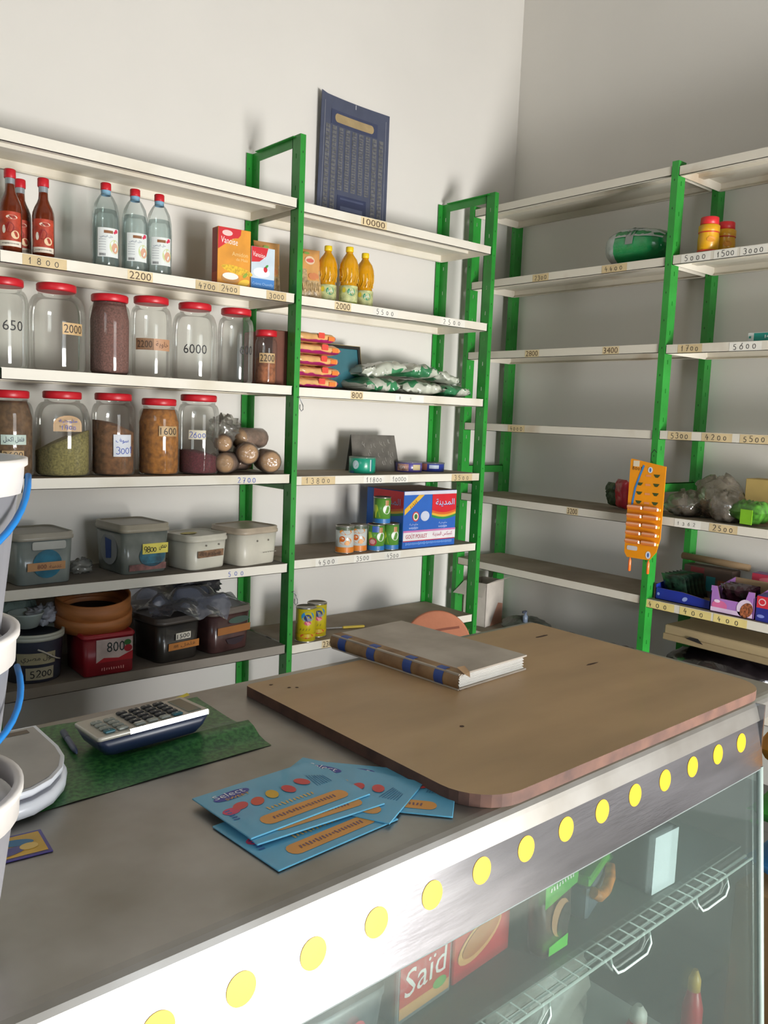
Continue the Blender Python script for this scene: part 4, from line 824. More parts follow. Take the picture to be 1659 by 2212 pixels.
t = tub('plastic_tub', 'brown red tub with a faded orange band, right end of the sixth shelf', (-1.775, -.21, z6), radians(10), .190, .19, .165, P('4a3230', .3, var=.25, scale=14, coat=.3), P('6a625a', .4), .03)
b = MB(); S = fr(t, .19, .19, .165); b.rect(S, -.07, .085, .068, .096, P('96602e', .5), .004, 1); b.shape(S, [(-.03, .048), (.06, .05), (.045, .030), (.01, .022), (-.018, .030)], P('2a1c24'), .004); b.ell(S, .03, .115, .05, .013, P('3c5046', .5), .003); b.build('label', t)
t = thing('plastic_bag', 'bluish clear bag draped over the two dark tubs of the sixth shelf', 'bag', (-1.92, -.22, z6+.162)); b = MB(); FB = FILM('d5dae6', .9, .2, .42, 'a9b0c4', bump=.9, bscale=25)
vs = []; fs = []; nx, ny = 26, 16
for j in range(ny+1):
    for i in range(nx+1):
        u, v = i/nx, j/ny; x = -.17+.36*u; y = .10-.235*v; zz = .050*abs(vnoise(u*5+2, v*4, 9))+.030*sin(pi*u)+.01
        if v > .72: zz -= (v-.72)*(.16 if .15 < u < .42 else .05 if u < .15 else .20 if u < .8 else .02); y -= .004
        vs.append((x, y, max(zz, -.09) if v > .72 else max(zz, .004)))
for j in range(ny):
    for i in range(nx): q = j*(nx+1)+i; fs.append((q, q+1, q+nx+2, q+nx+1))
b.add(vs, fs, FB, True); b.build('bag_sheet', t, auto=False)
t = thing('plastic_bag', 'dark crumpled bag lying behind the bluish clear bag', 'bag', (-1.82, -.10, z6+.17)); b = MB(); crumple(b, .10, .045, .05, P('26262c', .3, bump=.5, coat=.3), (0, 0, .05), .35, seed=21, freq=4, base=0); b.build('bag_body', t)

# ---- bay between the two tall posts
z3 = B2Z[2]+.0005; g = 'yellow and magenta pasta packets stacked beside the green post'
YP = P('e4b070', .35, var=.12, coat=.35); MG = P('a8246c', .35, coat=.35)
lbs = ['bottom packet of the yellow and magenta pasta stack', 'second packet from the bottom of the pasta stack', 'middle packet of the pasta stack', 'fourth packet from the bottom of the pasta stack', 'top packet of the yellow and magenta pasta stack']
for i in range(5):
    t = thing('pasta_packet', lbs[i], 'packet', (-1.408+.010*(i % 2)-.012*(i == 4), -.225, z3+.0432*i), radians(2+3*(i % 3)-3), g)
    b = MB(); sack(b, .215-.012*(i == 4), .165, .043, YP, seed=30+i, wr=.0035, m2=MG, band=lambda u, v: .50 < v < .60 or u > .93, ends=9.0)
    Sf = plane((0, -.083, .024), (1, 0, 0), (0, 0, 1)); b.rrect(Sf, .005, .035, -.006, .016, .004, P('d84a3c', .4), .003); b.rect(Sf, .055, .085, -.012, .004, P('e07a34', .4), .002, 2); weld(b.build('packet_body', t))
t = thing('picture_frame', 'dark thin framed picture with a teal panel leaning behind the pasta stack', 'picture', (-1.178, -.145, z3+.002), radians(-6), rot=(radians(-11), 0, radians(-4)))
b = MB(); FRM = P('2b2a28', .35); w, h = .235, .195
for a in ((-w/2, w/2, 0, .014), (-w/2, w/2, h-.014, h), (-w/2, -w/2+.014, .014, h-.014), (w/2-.014, w/2, .014, h-.014)): b.box(a[0], a[1], -.008, .006, a[2], a[3], FRM)
S = plane((0, -.0082, 0), (1, 0, 0), (0, 0, 1)); b.rect(S, -w/2+.001, w/2-.001, h-.002, h, P('9c8a5c', .4), .0006, 1); b.rect(S, w/2-.003, w/2-.001, .001, h-.002, P('9c8a5c', .4), .0006, 1); b.build('frame', t)
b = MB(); b.box(-w/2+.012, w/2-.012, -.002, .004, .012, h-.012, P('39707c', .15, coat=.5)); tag(b.build('picture_panel', t), 'teal blue glazed panel')
GRB = ('cfd8c8', '3f9a5c')
def gbag(x, y, dz, w, h, tk, rz, lb, seed, rx=0, ry=0):
    t = thing('powder_bag', lb, 'bag', (x, y, z3+dz), rz, 'green and white bags heaped at the right end of the shelf', rot=(radians(rx), radians(ry), rz)); b = MB()
    sack(b, w, h, tk, P('c6cabb', .3, var=.08, coat=.4, bump=.3, bscale=30), seed=seed, wr=.012, m2=P('3f8a5c', .3, var=.15, coat=.4, bump=.3, bscale=30), band=lambda u, v: vnoise(u*4+seed, v*5.3, seed) > .18, ends=3.0)
    weld(b.build('bag_body', t))
gbag(-1.055, -.19, .000, .21, .20, .060, radians(8), 'green and white bag at the bottom left of its heap', 41)
gbag(-.83, -.20, .000, .22, .21, .062, radians(-4), 'green and white bag at the bottom middle of its heap', 42)
gbag(-.615, -.19, .000, .18, .20, .055, radians(6), 'white bag lowest at the right end beside the post', 43)
gbag(-1.01, -.18, .070, .22, .18, .058, radians(-8), 'green and white bag lying on top at the left of its heap', 44, ry=-8)
gbag(-.82, -.19, .074, .20, .19, .060, radians(10), 'whitest bag lying on top in the middle of the heap', 45)
gbag(-.66, -.18, .068, .16, .18, .045, radians(-8), 'green and white bag lying on top at the right of its heap', 46, ry=14)
# price slate and tins
z4 = B2Z[3]+.0005
t = thing('slate_sign', 'small dark folded board with scratched writing behind the green tin', 'sign', (-.965, -.115, z4), radians(-3))
b = MB(); SLT = P('68645d', .6, var=.15, scale=20); b.add([(-.125, -.04, 0), (.125, -.04, 0), (.118, .0, .155), (-.118, .0, .155), (-.125, -.044, 0), (.125, -.044, 0), (.118, -.004, .157), (-.118, -.004, .157)], [(0, 1, 2, 3), (4, 5, 6, 7), (0, 1, 5, 4), (1, 2, 6, 5), (2, 3, 7, 6), (3, 0, 4, 7)], SLT)
b.add([(-.125, .02, 0), (.125, .02, 0), (.118, .002, .155), (-.118, .002, .155)], [(0, 1, 2, 3)], SLT)
S = plane((0, -.045, 0), (1, 0, 0), (0, .26, 1)); CH = P('a9a69e', .7)
random.seed(3)
for k in range(26): x = random.uniform(-.07, .10); y = random.uniform(.04, .145); b.strk(S, [(x, y), (x+random.uniform(-.006, .004), y-.010), (x+random.uniform(0, .008), y-.018)], .0016, CH, .0015)
b.build('sign_board', t)
def flat_tin(x, y, r, h, col, lb, acc, name='flat_tin', g=None):
    t = thing(name, lb, 'tin', (x, y, z4), 0, g); b = MB(); b.lathe([(r-.002, 0), (r, .002), (r, h-.003), (r-.002, h-.001), (r-.003, h-.003), (.0, h-.003)], P(col, .3, coat=.3), 36, cap1=False)
    S = onjar(x, y, r, 0); acc(b, S); b.build('tin_body', t)
    b = MB(); b.lathe([(r+.0005, h-.006), (r+.0015, h-.005), (r+.0015, h), (r-.003, h+.001), (0, h+.001)], FILM('f0f0ec', .3, .1, .3, 'd0d0cc'), 36, cap0=False, cap1=False); b.build('lid', t)
def acc1(b, S): b.ell(S, -.028, .036, .014, .018, P('b9cfd4'), .0008); b.rect(S, .034, .040, .010, .058, P('bcd0d2'), .0008, 2); b.rect(S, .043, .046, .010, .058, P('1f5f86'), .0008, 2); b.rect(S, -.06, -.035, .0, .010, P('2a5f8a'), .0008, 4)
flat_tin(-1.098, -.215, .056, .068, '1d9a7c', 'teal green round tin in front of the slate sign', acc1)
def acc2(b, S): b.rect(S, -.055, .0, .006, .036, P('c99a8c', .4, var=.3, scale=60), .0008, 12); b.blur(S, -.030, .022, .016, P('f0e8e4'), .0014, w=.03); b.rect(S, .02, .06, .010, .034, P('cbb98c'), .0008, 8)
flat_tin(-.812, -.19, .060, .045, '5a4f9a', 'violet and cream low tin, left of its pair beside the slate', acc2, g='low tuna tins')
def acc3(b, S): b.rect(S, -.06, -.02, .006, .036, P('a8685c', .4), .0008, 8); b.rect(S, -.01, .035, .014, .030, P('b9c4d6'), .0008, 8)
flat_tin(-.662, -.18, .058, .040, '2f3f96', 'dark blue low tin, right of its pair near the tall post', acc3, g='low tuna tins')
# fifth shelf: big carton and cans
z5 = B2Z[4]+.0005
t = thing('detergent_carton', 'big blue and red printed carton with rainbow bands', 'box', (-.948, -.322, z5), radians(0))
b = MB(); BL_ = P('2a62b8', .5, var=.03); b.bbox(0, .315, 0, .25, 0, .248, BL_, .002)
S = plane((0, 0, 0), (1, 0, 0), (0, 0, 1)); S2 = plane((0, .25, 0), (0, -1, 0), (0, 0, 1)); ST = plane((0, 0, .248), (1, 0, 0), (0, 1, 0))
RED_, YEL, GRN, WHT = P('cf2330', .5), P('e0b23a', .5), P('2f8a50', .5), P('e3dfe0', .5)
b.rect(ST, .001, .314, .001, .249, P('8f6f64', .7), .0008, 1)
b.rect(S, .001, .314, .232, .247, P('cfd2de'), .0006, 1)
def corner(S, u0, u1, top):
    n = 12
    def cv(k, off): u = u0+(u1-u0)*k/n; return (u, top-.092+.028*((1-k/n)**1.5)*1.0 - off if False else top-.070-.030*(k/n < .99)*(1-cos(pi*k/n))/2*0-off - .012*sin(pi*k/n))
    for m, o0, d in ((GRN, .030, .0008), (YEL, .020, .0012), (P('d8672c', .5), .010, .0016), (RED_, .0, .0020)):
        b.shape(S, [(u0, top)] + [cv(k, o0) for k in range(n+1)] + [(u1, top)], m, d)
corner(S, .165, .312, .232); corner(S2, .05, .249, .246)
b.text(S, arab('المدينة'), .243, .192, .034, P('3f5fae'), .003, w=.115); b.text(S, arab('المدينة'), .241, .194, .034, P('c9cfe6'), .004, w=.115)
b.text(S2, arab('المدينة'), .165, .196, .036, P('8d9ccc'), .003, w=.13)
b.shape(S, [(.004, .145), (.004, .170), (.085, .231), (.118, .231)], YEL, .001); b.blur(S, .055, .190, .014, P('9a6a1c'), .0016, a=.62, w=0.05)
b.ell(S, .070, .138, .020, .022, P('c23a3a'), .001); b.ell(S, .070, .138, .015, .017, P('e2dccc'), .0014); b.ell(S, .070, .138, .009, .011, P('3f7a3a'), .0018); b.ell(S, .125, .138, .026, .022, P('c9cfe0'), .001)
for u in (.06, .235):
    b.text(S, arab('ملوخية'), u, .104, .012, P('b9c9ec'), .001, w=.05); b.blur(S, u, .088, .012, P('b9c9ec'), .001, w=.055)
b.rect(S, .001, .314, .034, .078, WHT, .0012, 1); b.rect(S, .001, .314, .070, .078, P('c77ab0'), .0016, 1); b.text(S, 'GOÛT POULET', .078, .054, .022, P('b02440'), .0022, w=.125); b.text(S, arab('كسكس المدينة'), .235, .054, .022, P('b0406a'), .0022, w=.12)
b.rect(S, .001, .314, .030, .034, P('b02440'), .0016, 1); b.blur(S, .155, .020, .013, P('86b2e6'), .001, w=.28)
b.rect(S2, .0, .249, .03, .036, P('1f4a90'), .001, 1); b.build('body', t)
def can(x, y, zz, r, h, base, lb, art, g):
    t = thing('food_can', lb, 'can', (x, y, zz), 0, g); b = MB(); M_ = P('b9b6ae', .28, metal=.9)
    b.lathe([(r-.0005, 0), (r+.0012, .001), (r+.0012, .003), (r-.0005, .005)], M_, 30, cap1=False); b.build('base_rim', t); b = MB(); b.lathe([(r-.0005, h-.006), (r+.0012, h-.004), (r+.0012, h-.001), (r-.001, h), (r-.002, h-.004), (0, h-.004)], M_, 30, cap0=False, cap1=False); b.build('rim', t)
    b = MB(); b.lathe([(r, .004), (r, h-.005)], P(base, .32, var=.05, coat=.4), 30); S = onjar(x, y, r, 0); art(b, S, h); b.build('can_body', t)
def art_o(b, S, h):
    b.rect(S, -.055, .055, .004, .026, P('d9802a', .4), .0006, 16); b.ell(S, .004, h-.024, .026, .012, P('e08a2c', .4), .0008); b.ell(S, .004, .052, .026, .016, P('dd8a3c', .4), .0008); b.ell(S, -.010, .060, .012, .012, P('c9621f', .4), .0010, a=.3); b.ell(S, .012, .044, .010, .010, P('e9a55c', .4), .0010); b.rect(S, -.055, .055, h-.018, h-.006, P('5a6650', .4), .0007, 16)
def art_g(b, S, h):
    b.rect(S, -.052, .052, .004, .022, P('2f74b4', .4), .0006, 16); b.ell(S, .022, .062, .018, .020, P('dfe6d8', .4), .0009); b.shape(S, [(-.03, .025), (-.006, .028), (-.022, .080), (-.036, .080)], P('b6cc3a', .4), .0009); b.rect(S, .014, .030, .078, .100, P('c08a5c', .4), .0009, 4)
def art_r(b, S, h):
    art_g(b, S, h); b.ell(S, -.014, .040, .018, .017, P('b8404a', .4), .0014); b.ell(S, -.014, .040, .012, .010, P('d99a9a', .4), .0018); b.rect(S, -.016, .012, .080, .106, P('3f62ae', .4), .0012, 6)
go, gg, gy = 'white and orange cans', 'green labelled cans before the big carton', 'yellow cans on the lowest shelf'
can(-1.222, -.272, z5, .0375, .113, 'cfd4d0', 'white and orange can, left one at the end of the row', art_o, go)
can(-1.143, -.262, z5, .0365, .113, 'cfd4d0', 'white and orange can, right one next to the green cans', art_o, go)
can(-1.066, -.285, z5, .0365, .113, '5f9a3c', 'green can with a round red picture in the bottom row', art_r, gg)
can(-.990, -.290, z5, .0365, .113, '5f9a3c', 'green can in the bottom row touching the carton', art_g, gg)
can(-1.040, -.287, z5+.1135, .0365, .113, '5f9a3c', 'green can stacked on top of two others', art_g, gg)
# sixth shelf
z6 = B2Z[5]+.0005
def art_y(b, S, h):
    b.ell(S, .008, .104, .026, .020, P('2f86c0', .4), .0009); b.ell(S, .008, .098, .015, .014, P('2a3a6a', .4), .0013); b.ell(S, .008, .078, .014, .009, P('cf5a6a', .4), .0013); b.rect(S, -.055, .055, .020, .034, P('c2a416', .4), .0007, 16); b.ell(S, .006, .026, .026, .010, P('c0402c', .4), .0012)
    for k in range(4): b.strk(S, [(-.022+.012*k, .048), (-.018+.012*k, .056)], .002, P('6a5a14'), .0010)
can(-1.425, -.300, z6, .0400, .138, 'c9b81c', 'yellow can at the left, close to the green post', art_y, gy)
can(-1.344, -.262, z6, .0395, .138, 'c9b81c', 'yellow can at the right, set slightly further back', art_y, gy)
t = thing('table_knife', 'yellow handled knife lying on the lowest shelf beside the yellow cans', 'knife', (-1.19, -.235, z6+.006), radians(-18))
b = MB(); b.bbox(0, .10, -.007, .007, -.005, .005, P('cdb23a', .4), .003); b.build('handle', t); b = MB(); b.box(-.07, 0, -.005, .006, -.001, .001, P('8d8d8d', .25, metal=1)); b.build('blade', t)
t = thing('plastic_crate', 'low crate standing on the floor behind the counter under the clay disc', 'crate', (-.90, -.53, 0), radians(-45))
b = MB(); CRM = P('5d6a74', .5)
for a in ((-.15, .15, -.1, -.09), (-.15, .15, .09, .1), (-.15, -.14, -.09, .09), (.14, .15, -.09, .09)): b.box(a[0], a[1], a[2], a[3], 0, .325, CRM)
b.box(-.14, .14, -.09, .09, 0, .01, CRM); b.box(-.14, .14, -.09, .09, .315, .325, CRM); b.build('crate_body', t)
t = thing('clay_disc', 'terracotta disc with a long groove standing before the lowest shelf', 'disc', (-.872, -.485, .326), 0, rot=(radians(-6), 0, radians(-45)))
b = MB(); TC = P('c07a5a', .75, var=.08, scale=9, bump=.1); n = 48; R_ = .142
def dsc(q, y): return [(q*cos(2*pi*i/n), y, R_+q*sin(2*pi*i/n)) for i in range(n)]
b.loft([dsc(R_-.004, 0), dsc(R_, -.004), dsc(R_, -.020), dsc(R_-.005, -.024)], TC); b.build('disc_body', t)
b = MB(); S = plane((0, -.0243, R_), (1, 0, 0), (0, 0, 1)); b.strk(S, [(-.085+.0175*k, .030+.0052*k+.005*sin(k*.4)) for k in range(11)], .010, P('8a4f3c', .8), .0006); b.build('groove', t)

# ---- dark calendar poster on the wall
t = thing('wall_calendar', 'dark blue calendar poster with columns and a tan banner on the back wall', 'poster', (-1.04, -.008, 2.235))
b = MB(); NV = P('4b5166', .5, var=.05, coat=.1); w = .385; h = .49; n = 12; vs = []
for i in range(n+1):
    x = -w/2+w*i/n; cu = .026*(1-min(1, (i/n)*1.3))**2
    vs += [(x, -.001-cu*.3, 0), (x, -.001-cu, h+.004*sin(i)*.0+(.006 if i == 0 else 0))]
b.add(vs, [(2*i, 2*i+2, 2*i+3, 2*i+1) for i in range(n)], NV); b.add([(x, y+.0015, z_) for x, y, z_ in vs], [(2*i, 2*i+1, 2*i+3, 2*i+2) for i in range(n)], NV)
def S(u, v, d=0): i = (u+w/2)/w; cu = .026*(1-min(1, i*1.3))**2; k = v/h; return Vector((u, -.001-cu*(.3+.7*k)-d, v))
GC = P('6d6e70', .5, var=.2, scale=90)
for k in range(9):
    x0 = -.163+.0375*k; v0 = .125 if 2 <= k <= 6 else .012; b.rect(S, x0, x0+.024, v0, .375, GC, .0012, 2)
    for q in range(22):
        vv = v0+.006+q*(.365-v0)/22; b.rect(S, x0+.003, x0+.020, vv, vv+.004, P('4c5064'), .0018, 1)
for pts in ([(-.172, .01), (-.172, .462)], [(.172, .01), (.172, .462)]): b.strk(S, pts, .0015, P('a7aab4'), .0015)
BN = P('a8936c', .5, var=.1); b.rect(S, -.100, .090, .392, .426, BN, .0022, 10); b.ell(S, -.100, .409, .014, .017, BN, .0024); b.ell(S, .090, .409, .014, .017, BN, .0024); b.rect(S, -.135, .125, .380, .438, P('3c435e', .5), .0016, 10)
b.rect(S, -.085, .075, .018, .105, P('353c5a', .5), .0014, 4); b.rect(S, -.068, .055, .045, .062, P('575f7c'), .0024, 2); b.rect(S, -.07, .06, .088, .096, P('4b5370'), .0024, 2); b.rect(S, -.002, .002, .468, .486, P('b9bcc4'), .0024, 1)
b.build('poster_sheet', t, auto=False)
# hooks on the first tall post
for zz, lb in ((1.445, 'upper bent wire hook hanging on the side of the left tall post'), (.705, 'lower bent wire hook hanging on the side of the left tall post')):
    t = thing('wire_hook', lb, 'hook', (P1b+.002, F_-.004, zz), 0, 'wire hooks on the left tall post'); b = MB()
    b.tube([(-.012, .002, .030), (-.006, -.006, .032), (.004, -.004, .018), (.012, -.006, .0), (.010, -.010, -.014), (.002, -.010, -.020), (-.004, -.008, -.010), (-.002, -.006, .004)], .0017, P('8d8f92', .3, metal=.9), 6); b.build('hook_wire', t)
# ================================================================ goods on the right wall shelves
RX = -.20
z = R1Z[1]+.0005
t = thing('diaper_pack', 'shiny green plastic wrapped pack lying on the upper right shelf', 'packet', (-.235, -.925, z), radians(90))
b = MB(); n = 20
vs = []; 
rings = []
for j in range(17):
    s = j/16; y = -.150+.30*s; k = (1-abs(2*s-1)**5)**.5 if 0 < s < 1 else .15; hh = (.078-.022*max(0, (s-.55)*2))*k; ww = .095*max(k, .2)
    rings.append([(-y, ww*cos(2*pi*i/n)*(1+.03*vnoise(i, j, 2)), .080-.008*s+hh*(abs(sin(2*pi*i/n))**.8)*(1 if sin(2*pi*i/n) > 0 else -1)*(1+.06*vnoise(i*.8, j*.9, 6))) for i in range(n)])
GP = P('178a4c', .22, var=.12, scale=7, bump=.4, bscale=22, coat=.6); WP = P('b9c2bf', .25, var=.08, coat=.6, bump=.4, bscale=22)
b.loft(rings[4:], GP, cap0=False); b.loft(rings[:5], WP, cap1=False)
b.build('pack_body', t); b = MB()
def off(j, i, k=1.03): p = rings[j][i % n]; return (p[0], p[1]*k, .08+(p[2]-.08)*k)
for j in range(4, 15): b.add([off(j, 1), off(j, 3), off(j+1, 3), off(j+1, 1)], [(0, 1, 2, 3)], WP, True)
for j in range(7, 9): b.add([off(j, i, 1.035) for i in range(0, 6)] + [off(j+1, i, 1.035) for i in range(5, -1, -1)], [tuple(range(12))], WP, True)
tag(b.build('print_band', t), 'white printed stripe')
t = thing('dark_bottle', 'small dark green bottle end behind the tall post', 'bottle', (-.20, -1.19, z+.0)); b = MB(); b.lathe([(.026, 0), (.028, .004), (.028, .05), (.012, .07)], P('1f4a34', .3), 20); b.build('body', t)
z = R2Z[1]+.0005
for i, (x, y, lb) in enumerate(((-.315, -1.262, 'yellow tub with red screw lid, nearer of its pair'), (-.205, -1.268, 'yellow tub with red screw lid, further of its pair'))):
    t = thing('powder_tub', lb, 'tub', (x, y, z), 0, 'yellow tubs with red lids'); b = MB()
    b.lathe([(.030, 0), (.037, .004), (.0385, .05), (.036, .072), (.0385, .078), (.0385, .098), (.030, .104)], P('d9a014', .38, coat=.2), 28); S = onjar(x, y, .0392, 0)
    b.lathe([(.0372, .071), (.039, .0735), (.0372, .076)], P('c43a22', .4), 28, cap0=False, cap1=False); b.rect(S, -.05, .05, .002, .008, P('c43a22'), .0006, 16); b.ell(S, .01, .045, .016, .010, P('d8902a'), .0009); b.build('tub_body', t)
    b = MB(); b.lathe([(.031, .102), (.0335, .104), (.0325, .128), (.030, .130)], P('d02a30', .4), 28); b.build('lid', t)
z = R2Z[2]+.0005
t = thing('medicine_carton', 'white and teal carton cut by the right picture edge', 'box', (-.28, -1.53, z)); b = MB(); b.bbox(-.05, .05, -.10, .075, 0, .032, P('cfd6d2', .5), .001); S = plane((-.05, .075, 0), (0, -1, 0), (0, 0, 1)); b.rect(S, .022, .17, .003, .030, P('168a7c', .5), .0006, 1); b.rect(S, .004, .012, .012, .020, P('168a7c', .5), .0006, 1); b.blur(S, .09, .017, .012, P('d9e6e2'), .001, w=.06); b.build('body', t)
z = R1Z[4]+.0005
t = thing('snack_packet', 'upright red packet on the shelf behind the hanging lighter card', 'packet', (-.22, -.905, z), radians(60)); b = MB(); M = Matrix.Translation((0, 0, .068)) @ Matrix.Rotation(radians(86), 4, 'X'); pillow(b, .085, .125, .045, P('b82434', .3, var=.15, coat=.4), M=M, seed=52, wr=.004); b.build('packet_body', t)
t = thing('snack_packet', 'dark green packet leaning beside the red one behind the lighter card', 'packet', (-.19, -.84, z), radians(60)); b = MB(); M = Matrix.Translation((0, 0, .060)) @ Matrix.Rotation(radians(80), 4, 'X'); pillow(b, .075, .105, .045, P('3f5634', .4, var=.3, scale=30), M=M, seed=53, wr=.006); b.build('packet_body', t)
z = R2Z[4]+.0005
CF = FILM('f2efe8', .8, .14, .30, 'c4b9aa', bump=.6, bscale=35)
for i, (x, y, s, lb) in enumerate(((-.24, -1.215, (.075, .075, .050), 'crumpled clear bag of dark snacks, left end beside the lighter card'), (-.20, -1.325, (.09, .10, .085), 'biggest crumpled clear bag, in the middle of the shelf'), (-.27, -1.405, (.07, .06, .060), 'crumpled clear bag lying in front of the green net packet'))):
    t = thing('clear_bag', lb, 'bag', (x, y, z), 0, 'crumpled clear bags'); b = MB(); crumple(b, s[0], s[1], s[2], CF, (0, 0, s[2]*.95), (.22), seed=60+i, freq=2.5, base=0); b.build('bag_sheet', t)
    b = MB(); crumple(b, s[0]*.75, s[1]*.8, s[2]*.38, P(('5c4a34', '6b5744', '4c3f30')[i], .8, var=.35, scale=50, bump=.5), (0, 0, s[2]*.42), .25, seed=70+i, base=0); b.build('contents', t)
t = thing('kraft_carton', 'pale yellow brown carton at the back behind the green net packet', 'box', (-.11, -1.50, z)); b = MB(); b.bbox(-.05, .05, -.12, .09, 0, .165, P('b39a5c', .8), .002); b.build('body', t)
t = thing('green_packet', 'bright green see-through packet at the right end of the shelf', 'packet', (-.285, -1.505, z), radians(80)); b = MB(); pillow(b, .13, .11, .075, P('4f8f2e', .4, var=.3, scale=35, coat=.4), M=Matrix.Translation((0, 0, .050)), seed=81, wr=.008); S = plane((0, -.02, .05), (1, 0, 0), (0, -.5, 1)); b.build('packet_body', t)
b = MB(); b.box(-.045, .005, .058, .0595, .008, .062, P('8fd22c', .4)); tag(b.build('label', t), 'lime green label')
# lighter card hanging from the post
t = thing('lighter_card', 'orange card of lighters hanging from a wire on the tall green post', 'card', (-.395, -1.128, .895), radians(-90), rot=(0, radians(0), radians(-86)))
OC = P('e8920f', .4, var=.04, coat=.15); b = MB(); poly = [(-.075, .02), (-.062, .0), (.035, 0), (.062, .035), (.075, .09), (.077, .372), (-.070, .395), (-.075, .39)]
b.add([(x, -.002, z_) for x, z_ in poly]+[(x, .002, z_) for x, z_ in poly], [tuple(range(8)), tuple(range(8, 16))]+[(k, (k+1) % 8, 8+(k+1) % 8, 8+k) for k in range(8)], OC)
S = plane((0, -.002, 0), (1, 0, 0), (0, 0, 1)); DKS = P('3a4a1e', .6)
for r in range(4):
    for c in (-.028, .042):
        if r == 0 and c < 0: continue
        v = .335-.036*r; b.shape(S, [(c-.014, v+.004), (c-.010, v-.002), (c-.005, v-.008), (c+.005, v-.008), (c+.010, v-.002), (c+.014, v+.004)], DKS, .0008)
    b.rect(S, -.004, .018, .328-.036*r, .336-.036*r, P('d98c5c'), .0008, 1)
b.rect(S, -.062, -.035, .365, .388, P('d9cbb0', .6), .0010, 1); b.hand(S, '8001', -.042, .358, .014, INK, .0014); b.strk(S, [(-.015, .372), (-.03, .33), (-.046, .28), (-.056, .205)], .008, P('3a7fc0', .4), .0012)
b.ell(S, .013, .355, .010, .012, P('d6dade'), .001); b.ell(S, .013, .355, .004, .008, P('3a64b0'), .0014); b.ell(S, .030, .020, .011, .015, P('d6dade'), .001); b.ell(S, .030, .020, .004, .009, P('3a64b0'), .0014)
b.rrect(S, -.064, -.018, .030, .048, .006, P('c6c2c0'), .001); b.build('card_board', t)
for r in range(5):
    for c in (-.036, .034):
        b = MB(); zz = .195-.034*r; b.bbox(c-.033, c+.033, -.022, -.004, zz, zz+.018, P('dd7f3a', .25, var=.06, coat=.6), .004); b.bbox(c-.031, c+.031, -.0225, -.014, zz+.008, zz+.0165, P('e0a07c', .3), .002); b.box(c+.031, c+.038, -.016, -.008, zz+.003, zz+.012, P('e3c34a', .4)); b.build('lighter', t)
for i, c in enumerate((-.045, .035)):
    b = MB(); b.tube([(c, -.006, .0), (c, -.006, -.006)], .001, INK, 5); b.lathe([(.003, -.055), (.006, -.052), (.006, -.012), (.004, -.006), (.001, .0)], P('e8712a', .3, coat=.4), 14, c=(c, -.006)); b.build('hanging_lighter', t)
b = MB(); b.tube([(.020, -.004, .385), (.016, -.010, .395), (.010, .0, .42), (.016, .010, .435), (.022, .020, .425)], .0016, P('2f2f33', .4, metal=.6), 6); b.build('wire_hook', t)
# sixth shelf trays
z = R2Z[5]+.0005
def tray(x0, x1, y0, y1, h, m, lb, cut=True, mi=None, art=None):
    t = thing('display_carton', lb, 'box', (0, 0, z)); b = MB(); tk = .003; mi = mi or P('a58a66', .8)
    b.box(x0, x1, y0, y1, 0, tk, mi); 
    S = plane((x0, y1, 0), (0, -1, 0), (0, 0, 1)); w = y1-y0
    # front wall with a dipped edge
    prof = [(0, 0), (w, 0), (w, h), (w*.86, h), (w*.78, h*.55), (w*.22, h*.55), (w*.14, h), (0, h)] if cut else [(0, 0), (w, 0), (w, h*.45), (w*.5, h*.62), (0, h*.62)]
    b.shape(S, prof, m, .0); b.shape(S, prof, mi, -tk)
    b.box(x1-tk, x1, y0, y1, 0, h*1.15, mi)
    for yy in (y0, y1-tk):
        b.add([(x0, yy, 0), (x1, yy, 0), (x1, yy, h*1.15), (x0, yy, h*.8), (x0, yy+tk, 0), (x1, yy+tk, 0), (x1, yy+tk, h*1.15), (x0, yy+tk, h*.8)], [(0, 1, 2, 3), (4, 5, 6, 7), (0, 1, 5, 4), (1, 2, 6, 5), (2, 3, 7, 6), (3, 0, 4, 7)], m)
    if art: art(b, S, w, h)
    b.build('tray', t, auto=False); return t
def ab(b, S, w, h):
    b.ell(S, w*.55, h*.28, .012, .008, P('8fa0d8'), .0008, a=.5); b.ell(S, w*.06, h*.3, .006, .006, P('8fa0d8'), .0008)
tray(-.325, -.10, -1.395, -1.160, .075, P('1d2f92', .5), 'dark blue open carton of green packets on the sixth shelf', cut=False, art=ab)
def ap(b, S, w, h):
    b.ell(S, w*.22, h*.28, .030, .020, P('d46a9a', .5), .0008); b.ell(S, w*.16, h*.44, .012, .006, P('ead4e6'), .0012); b.rect(S, .003, w-.003, .004, .020, P('d9c0dc', .5), .001, 1)
    b.ell(S, w*.84, h*.30, .022, .030, P('a8603c', .6, var=.4, scale=120), .0014, a=-.5); b.ell(S, w*.80, h*.36, .03, .034, P('dcc8dc', .5), .0010, a=-.5)
tray(-.340, -.16, -1.570, -1.402, .100, P('a874bc', .5), 'purple open display carton with cake picture on the sixth shelf', art=ap)
PB = P('1f3a2c', .3, var=.5, scale=30, coat=.5)
for i in range(6):
    t = thing('snack_packet', 'dark green foil packet filed upright in the blue open carton', 'packet', (-.29+.028*i, -1.225, z+.006), radians(90), 'green packets in the blue carton'); b = MB(); M = Matrix.Translation((0, 0, .05)) @ Matrix.Rotation(radians(64), 4, 'X'); pillow(b, .105, .115, .026, PB, M=M, seed=90+i, wr=.004, n=10); b.build('packet_body', t)
